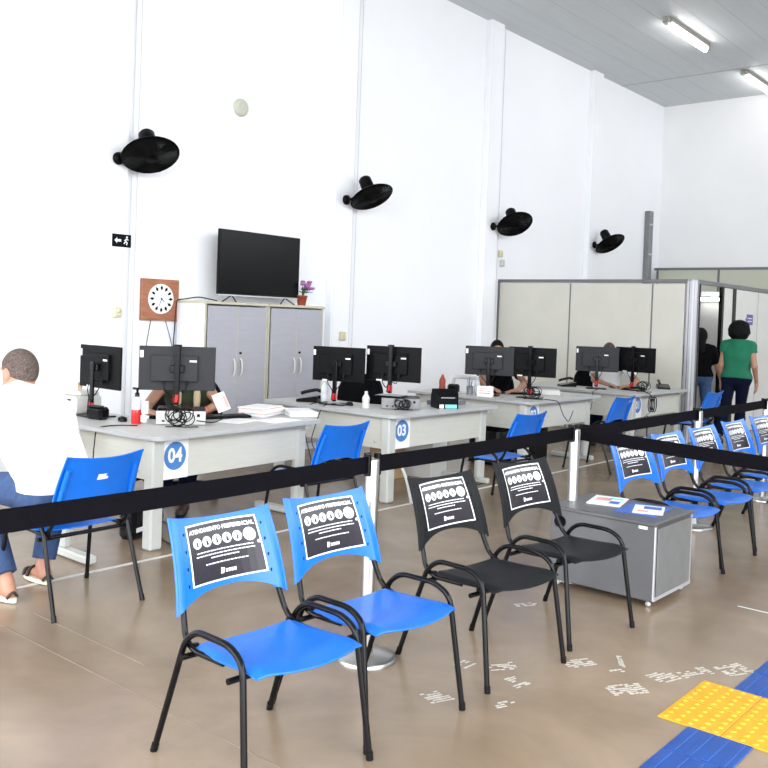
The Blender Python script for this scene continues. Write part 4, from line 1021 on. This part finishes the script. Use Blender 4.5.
def figure(label, J, f, headf, skin, top, legs, hair, cut=.45, sc=1, res=.0075, hands=None, hairkind='short', torso_w=1.0, sleeve=.5, up=(0, 0, 1), headup=(0, 0, 1), bulk=1.0, hem=None, shoes='leather', footd=None, hembelow=.06):
    J = {k: V(v) for k, v in J.items()}; base = V(((J['anL']+J['anR'])/2)); base.z = 0
    t = thing('person', label, 'person', tuple(base)); s_, ff, u = frame_(f)
    pel = (J['hipL']+J['hipR'])/2; ch = J['chest']; nk = J['neck']; ax_u = (ch-pel).normalized()
    right = (J['shR']-J['shL']).normalized()
    def torso(S, g=0):
        w = torso_w
        S.cone(J['hipL'], J['hipR'], .105*bulk+g, .105*bulk+g, .04)
        S.cone(pel+right*.05, ch+right*.06*w-ax_u*.1, .10*bulk+g, .105*bulk+g, .05); S.cone(pel-right*.05, ch-right*.06*w-ax_u*.1, .10*bulk+g, .105*bulk+g, .05)
        S.cone(ch-right*.075*w, ch+right*.075*w, .112*bulk+g, .112*bulk+g, .05)
        S.cone(J['shL'], nk, .052+g, .055+g, .06); S.cone(J['shR'], nk, .052+g, .055+g, .06)
        S.cone(ch, nk-ax_u*.02, .09+g, .055+g, .06)
    def arms(S, g=0, frac=None):
        for k in 'LR':
            a, e, w_ = J['sh'+k], J['el'+k], J['wr'+k]
            if frac is None:
                S.cone(a, e, .048, .038, .03); S.cone(e, w_, .040, .024, .015)
            elif frac <= 1: S.cone(a, a+(e-a)*frac, .050+g, .045+g+.006, .03, True)
            else:
                S.cone(a, e, .050+g, .042+g, .03); S.cone(e, e+(w_-e)*(frac-1), .043+g, .034+g, .015, True)
    def leg(S, g=0, frac=None):
        for k in 'LR':
            a, e, w_ = J['hip'+k], J['kn'+k], J['an'+k]
            S.cone(a, e, .085*bulk+g, .056+g, .03)
            if frac is None:
                S.cone(e, e+(w_-e)*.35, .054, .054, .02); S.cone(e+(w_-e)*.35, w_, .054, .034, .02)
            else: S.cone(e, e+(w_-e)*.4, .056+g, .058+g, .02); S.cone(e+(w_-e)*.4, e+(w_-e)*frac, .058+g, .052+g, .02, True)
    S = SDF(); torso(S, -.006); arms(S); leg(S)
    for k in 'LR':
        fd = V(footd[k]) if footd else ff; an = J['an'+k]
        S.cone(an, an-V((0, 0, .045))-fd*.03, .034, .030, .02); S.cone(an-V((0, 0, .045))-fd*.02, V((an.x, an.y, max(.03, an.z-.06)))+fd*.13, .032, .024, .03)
    add_head(S, J['head'], headf, headup, nk, sc)
    for k in 'LR':
        if hands and k in hands: d, n, sd, cu = hands[k]; add_hand(S, J['wr'+k], d, n, sd, cu)
        else:
            d = (J['wr'+k]-J['el'+k]).normalized(); add_hand(S, J['wr'+k], d, right*(1 if k == 'R' else -1), 1 if k == 'R' else 1, .5)
    body = sdf_obj('body', S, res, skin, t, base)
    C = MB()
    S = SDF(); torso(S, .014); arms(S, .012, sleeve)
    S.clip(pel-ax_u*hembelow, -ax_u if ax_u.z > .9 else V((0, 0, -1))); S.clip(nk+ax_u*.03, ax_u*1)
    sdf_obj('shirt', S, res, top, t, base)
    S = SDF(); S.cone(J['hipL'], J['hipR'], .112*bulk, .112*bulk, .04); S.cone(pel, pel+ax_u*.06, .12*bulk, .11*bulk, .04); leg(S, .012, .93); S.clip(pel+V((0, 0, .10)), (0, 0, 1))
    sdf_obj('trousers', S, res, legs, t, base)
    # hair
    hs, hf, hu = frame_(headf, headup); H = J['head']; S = SDF(); axh = (hs, hf, hu)
    if hairkind == 'short':
        S.ell(H+hu*.016-hf*.010, axh, (.080*sc, .100*sc, .103*sc)); S.clip(H+hf*.035+hu*.02, hf*.85-hu*.55); S.clip(H-hu*.03*sc-hf*.035*sc, -hu*.8+hf*.45)
    elif hairkind == 'curly':
        S.ell(H+hu*.02-hf*.03, axh, (.135, .125, .125)); S.ell(H-hu*.05-hf*.045, axh, (.125, .10, .09), .05)
        for k in range(26):
            a = k*2.39996; z = -.7+1.6*k/26; r_ = math.sqrt(max(0, 1-z*z)); S.ell(H-hf*.03+hs*.115*r_*math.cos(a)+hf*.105*r_*math.sin(a)+hu*(.115*z), axh, (.034, .034, .034), .015)
        S.clip(H+hf*.045, hf*.9-hu*.4)
    elif hairkind == 'long':
        S.ell(H+hu*.016-hf*.014, axh, (.088, .105, .108)); S.cone(H-hf*.05, H-hf*.085-hu*.22, .075, .055, .04); S.clip(H+hf*.04+hu*.02, hf*.85-hu*.5)
    ho = sdf_obj('hair', S, .006, hair, t, base)
    fl_ = bpy.data.objects.new('x', None)
    # shoes or sandals
    for k in 'LR':
        fd = (V(footd[k]) if footd else ff).normalized(); an = J['an'+k]; sd = fd.cross(V((0, 0, 1)))
        z0 = max(0.0, an.z-.095); c = V((an.x, an.y, z0))-base+fd*.045; a = math.atan2(fd.y, fd.x)
        b = MB(); pts = []
        for q in range(20):
            th = 2*PI*q/20; x = math.cos(th); y = math.sin(th); pts.append((x*.135, y*(.042+.008*x)))
        T = Matrix.Translation(c) @ Matrix.Rotation(a, 4, 'Z')
        if shoes == 'sandal':
            b.prism(pts, 0, .022, 'sandal_sole', T)
            for x in (.045, .085): b.tube([(x, -.043, .02), (x, -.034, .055), (x, 0, .073-.02*(x > .05)), (x, .034, .055), (x, .043, .02)], .010, 'leather', T, n=6, fillet=.03)
            b.tube([(-.10, -.03, .02), (-.11, 0, .06), (-.10, .03, .02)], .008, 'leather', T, n=6, fillet=.03)
            b.build('sandal', t)
        else:
            b.prism(pts, 0, .02, 'frame_black', T); o = b.build('shoe_sole', t)
            S = SDF(); an_ = V((an.x, an.y, z0)); S.cone(an_-fd*.03+V((0, 0, .05)), an_+fd*.13+V((0, 0, .035)), .044, .036, .03); S.cone(an_+V((0, 0, .09)), an_+V((0, 0, .05)), .045, .045, .03); S.clip(an_+V((0, 0, .015)), (0, 0, -1))
            sdf_obj('shoe', S, .006, shoes, t, base)
    face_parts(J['head']-base, headf, headup, t, sc)
    for o in list(t.children):
        if o.name.startswith(('eye', 'lips')): pass
    bpy.data.objects.remove(fl_)
    return t

# seated man, left edge, facing the wall (-X)
figure('man in a white shirt, jeans and sandals seated leaning forward at the left edge',
       dict(hipL=(-4.35, 2.45, .57), hipR=(-4.35, 2.63, .57), knL=(-4.78, 2.30, .57), knR=(-4.72, 2.74, .56), anL=(-4.50, 2.33, .10), anR=(-4.66, 2.62, .10),
            chest=(-4.60, 2.49, .92), neck=(-4.74, 2.48, 1.07), shL=(-4.74, 2.30, 1.00), shR=(-4.71, 2.63, 1.01), elL=(-4.98, 2.16, .80), elR=(-4.97, 2.72, .80),
            wrL=(-5.22, 2.25, .70), wrR=(-5.22, 2.55, .70), head=(-4.765, 2.505, 1.175)),
       (-1, 0, 0), (-1, -.2, -.15), 'skin', 'shirt_white', 'denim', 'hair_grey', hands={'L': ((-.6, .4, -.3), (0, 0, 1), 1, .6), 'R': ((-.6, -.4, -.3), (0, 0, 1), -1, .6)},
       torso_w=1.25, sleeve=1.9, bulk=1.22, shoes='sandal', res=.008, sc=1.12, footd={'L': (-1, -.05, 0), 'R': (-1, .0, 0)}, hembelow=-.02)
# worker at desk 04: bare arms, olive vest with tan panels
w4 = figure('bare armed worker in a dark green top behind the grey monitor at desk 04',
       dict(hipL=(-5.90, 4.70, .56), hipR=(-6.03, 4.56, .56), knL=(-5.58, 4.38, .52), knR=(-5.68, 4.24, .54), anL=(-5.55, 4.25, .10), anR=(-5.42, 3.92, .10),
            chest=(-5.88, 4.54, .86), neck=(-5.84, 4.48, 1.01), shL=(-5.73, 4.59, .94), shR=(-5.97, 4.34, .94), elL=(-5.60, 4.62, .82), elR=(-5.86, 4.12, .80),
            wrL=(-5.50, 4.40, .785), wrR=(-5.65, 3.98, .785), head=(-5.82, 4.45, 1.11)),
       (.7, -.7, 0), (.6, -.7, -.35), 'skin_brown', 'vest_green', 'denim_dark', 'hair_brown', hands={'L': ((-.1, -.25, -.02), (0, 0, 1), 1, .7), 'R': ((.5, .1, -.02), (0, 0, 1), -1, .5)},
       sleeve=.15, res=.0075, footd={'L': (.7, -.7, 0), 'R': (.7, -.7, 0)}, shoes='leather')
for k in (-1, 1):
    S = SDF(); c = V((-5.785, 4.445, .86)); r_ = V((.7, .7, 0)); S.ell(c+r_*k*.075, ((.707, .707, 0), (.707, -.707, 0), (0, 0, 1)), (.028, .03, .13)); bs = w4.location
    sdf_obj('vest_panel', S, .007, 'vest_tan', w4, tuple(bs))
S = SDF(); S.ell((-5.51, 4.415, .787), ((1, 0, 0), (0, 1, 0), (0, 0, 1)), (.034, .012, .034)); sdf_obj('bracelet', S, .005, 'red', w4, tuple(w4.location))
# worker in black, third desk
figure('worker in a black shirt sitting behind the monitors of the third desk',
       dict(hipL=(-5.87, 9.12, .57), hipR=(-5.99, 8.97, .57), knL=(-5.50, 8.80, .52), knR=(-5.72, 8.62, .52), anL=(-5.60, 8.72, .10), anR=(-5.78, 8.55, .10),
            chest=(-5.86, 8.98, .95), neck=(-5.83, 8.94, 1.10), shL=(-5.68, 9.07, 1.04), shR=(-5.95, 8.80, 1.04), elL=(-5.42, 8.92, .86), elR=(-5.78, 8.60, .86),
            wrL=(-5.37, 8.68, .785), wrR=(-5.62, 8.50, .80), head=(-5.82, 8.93, 1.22)),
       (.7, -.7, 0), (.6, -.7, -.2), 'skin_brown', 'shirt_black', 'denim_dark', 'hair_black', hands={'L': ((-.2, -.5, -.02), (0, 0, 1), 1, .5), 'R': ((.5, -.1, -.02), (0, 0, 1), -1, .5)}, sleeve=.6, res=.009)
# worker in white, farthest desk
figure('worker in a white shirt sitting behind the monitors of the farthest desk',
       dict(hipL=(-5.50, 11.28, .57), hipR=(-5.62, 11.13, .57), knL=(-5.20, 10.98, .52), knR=(-5.4, 10.80, .52), anL=(-5.3, 10.9, .10), anR=(-5.5, 10.73, .10),
            chest=(-5.50, 11.14, .94), neck=(-5.47, 11.10, 1.09), shL=(-5.32, 11.23, 1.03), shR=(-5.60, 10.97, 1.03), elL=(-5.06, 11.10, .84), elR=(-5.50, 10.77, .84),
            wrL=(-5.05, 10.88, .785), wrR=(-5.30, 10.72, .80), head=(-5.46, 11.09, 1.21)),
       (.7, -.7, 0), (.6, -.7, -.2), 'skin_brown', 'shirt_white', 'denim_dark', 'hair_brown', hands={'L': ((-.3, -.5, -.02), (0, 0, 1), 1, .5), 'R': ((.5, -.1, -.02), (0, 0, 1), -1, .5)}, sleeve=.7, res=.009)
# woman in green walking away by the partition
figure('woman with black curly hair in a green top and dark jeans walking away',
       dict(hipL=(-4.330, 12.420, .90), hipR=(-4.150, 12.440, .90), knL=(-4.360, 12.400, .50), knR=(-4.220, 12.580, .50), anL=(-4.380, 12.220, .11), anR=(-4.250, 12.660, .10),
            chest=(-4.240, 12.460, 1.22), neck=(-4.240, 12.460, 1.40), shL=(-4.410, 12.450, 1.345), shR=(-4.070, 12.470, 1.345), elL=(-4.440, 12.400, 1.07), elR=(-4.010, 12.440, 1.07),
            wrL=(-4.450, 12.460, .84), wrR=(-4.020, 12.580, .86), head=(-4.240, 12.490, 1.55)),
       (-.05, 1, 0), (-.05, 1, -.05), 'skin_brown', 'shirt_green', 'denim_dark', 'hair_black', hairkind='curly', sleeve=.35, res=.008, bulk=1.0, torso_w=1.0, hembelow=.0,
       hands={'L': ((.0, .15, -1), (-1, 0, 0), 1, .5), 'R': ((.0, .15, -1), (1, 0, 0), -1, .5)})
# person in black in the doorway
figure('person with long dark hair in a black shirt and blue jeans in the cubicle doorway',
       dict(hipL=(-4.980, 12.720, .88), hipR=(-4.810, 12.800, .88), knL=(-4.980, 12.760, .48), knR=(-4.800, 12.860, .48), anL=(-4.990, 12.720, .10), anR=(-4.800, 12.800, .10),
            chest=(-4.890, 12.750, 1.16), neck=(-4.890, 12.760, 1.32), shL=(-5.030, 12.670, 1.26), shR=(-4.730, 12.820, 1.26), elL=(-5.070, 12.650, .99), elR=(-4.650, 12.860, 1.0),
            wrL=(-5.030, 12.760, .78), wrR=(-4.630, 12.980, .80), head=(-4.880, 12.770, 1.45)),
       (-.4, .9, 0), (-.4, .9, -.1), 'skin_brown', 'shirt_black', 'denim_light', 'hair_black', hairkind='long', sleeve=.75, res=.009, hembelow=.0,
       hands={'L': ((.0, .3, -1), (-1, 0, 0), 1, .5), 'R': ((.0, .3, -1), (1, 0, 0), -1, .5)})

# ================================================================== LIGHT, WORLD, CAMERA
w = bpy.data.worlds.new('World'); SC.world = w; w.use_nodes = True
bg = w.node_tree.nodes['Background']
bg.inputs['Color'].default_value = (.93, .965, 1, 1); bg.inputs['Strength'].default_value = 1.0
def portal(loc, rot, sx, sy):
    l = bpy.data.lights.new('daylight_opening', 'AREA'); l.shape = 'RECTANGLE'; l.size = sx; l.size_y = sy; l.cycles.is_portal = True
    o = bpy.data.objects.new('daylight_opening', l); COL.objects.link(o); o.location = loc; o.rotation_euler = rot
portal((RX, (BY+4)/2, 2.5), (0, PI/2, 0), 5.0, 4-BY)
portal((RX, 11, 4.7), (0, PI/2, 0), 2.2, 14)  # portal for the added high window strip
portal(((WX+RX)/2, BY, 2.5), (PI/2, 0, 0), RX-WX, 5.0)

def rotm(yaw, pitch, roll):
    f = np.array([-math.sin(yaw)*math.cos(pitch), math.cos(yaw)*math.cos(pitch), -math.sin(pitch)])
    r = np.array([math.cos(yaw), math.sin(yaw), 0]); u = np.cross(r, f); c, s_ = math.cos(roll), math.sin(roll)
    return c*r+s_*u, -s_*r+c*u, f
r_, u_, f_ = rotm(rad(40.28284), rad(1.08696), rad(2.07408))
cd = bpy.data.cameras.new('camera'); cam = bpy.data.objects.new('camera', cd); COL.objects.link(cam)
cam.matrix_world = Matrix(((r_[0], u_[0], -f_[0], 0), (r_[1], u_[1], -f_[1], 0), (r_[2], u_[2], -f_[2], 1.55), (0, 0, 0, 1)))
cd.sensor_width = 36; cd.lens = 900.95/768*36; cd.shift_y = (334.77-384)/768; cd.clip_start = .05
SC.camera = cam
vs_ = SC.view_settings; vs_.view_transform = 'Standard'; vs_.look = 'None'; vs_.gamma = 1; vs_.exposure = 3.05; vs_.use_curve_mapping = False
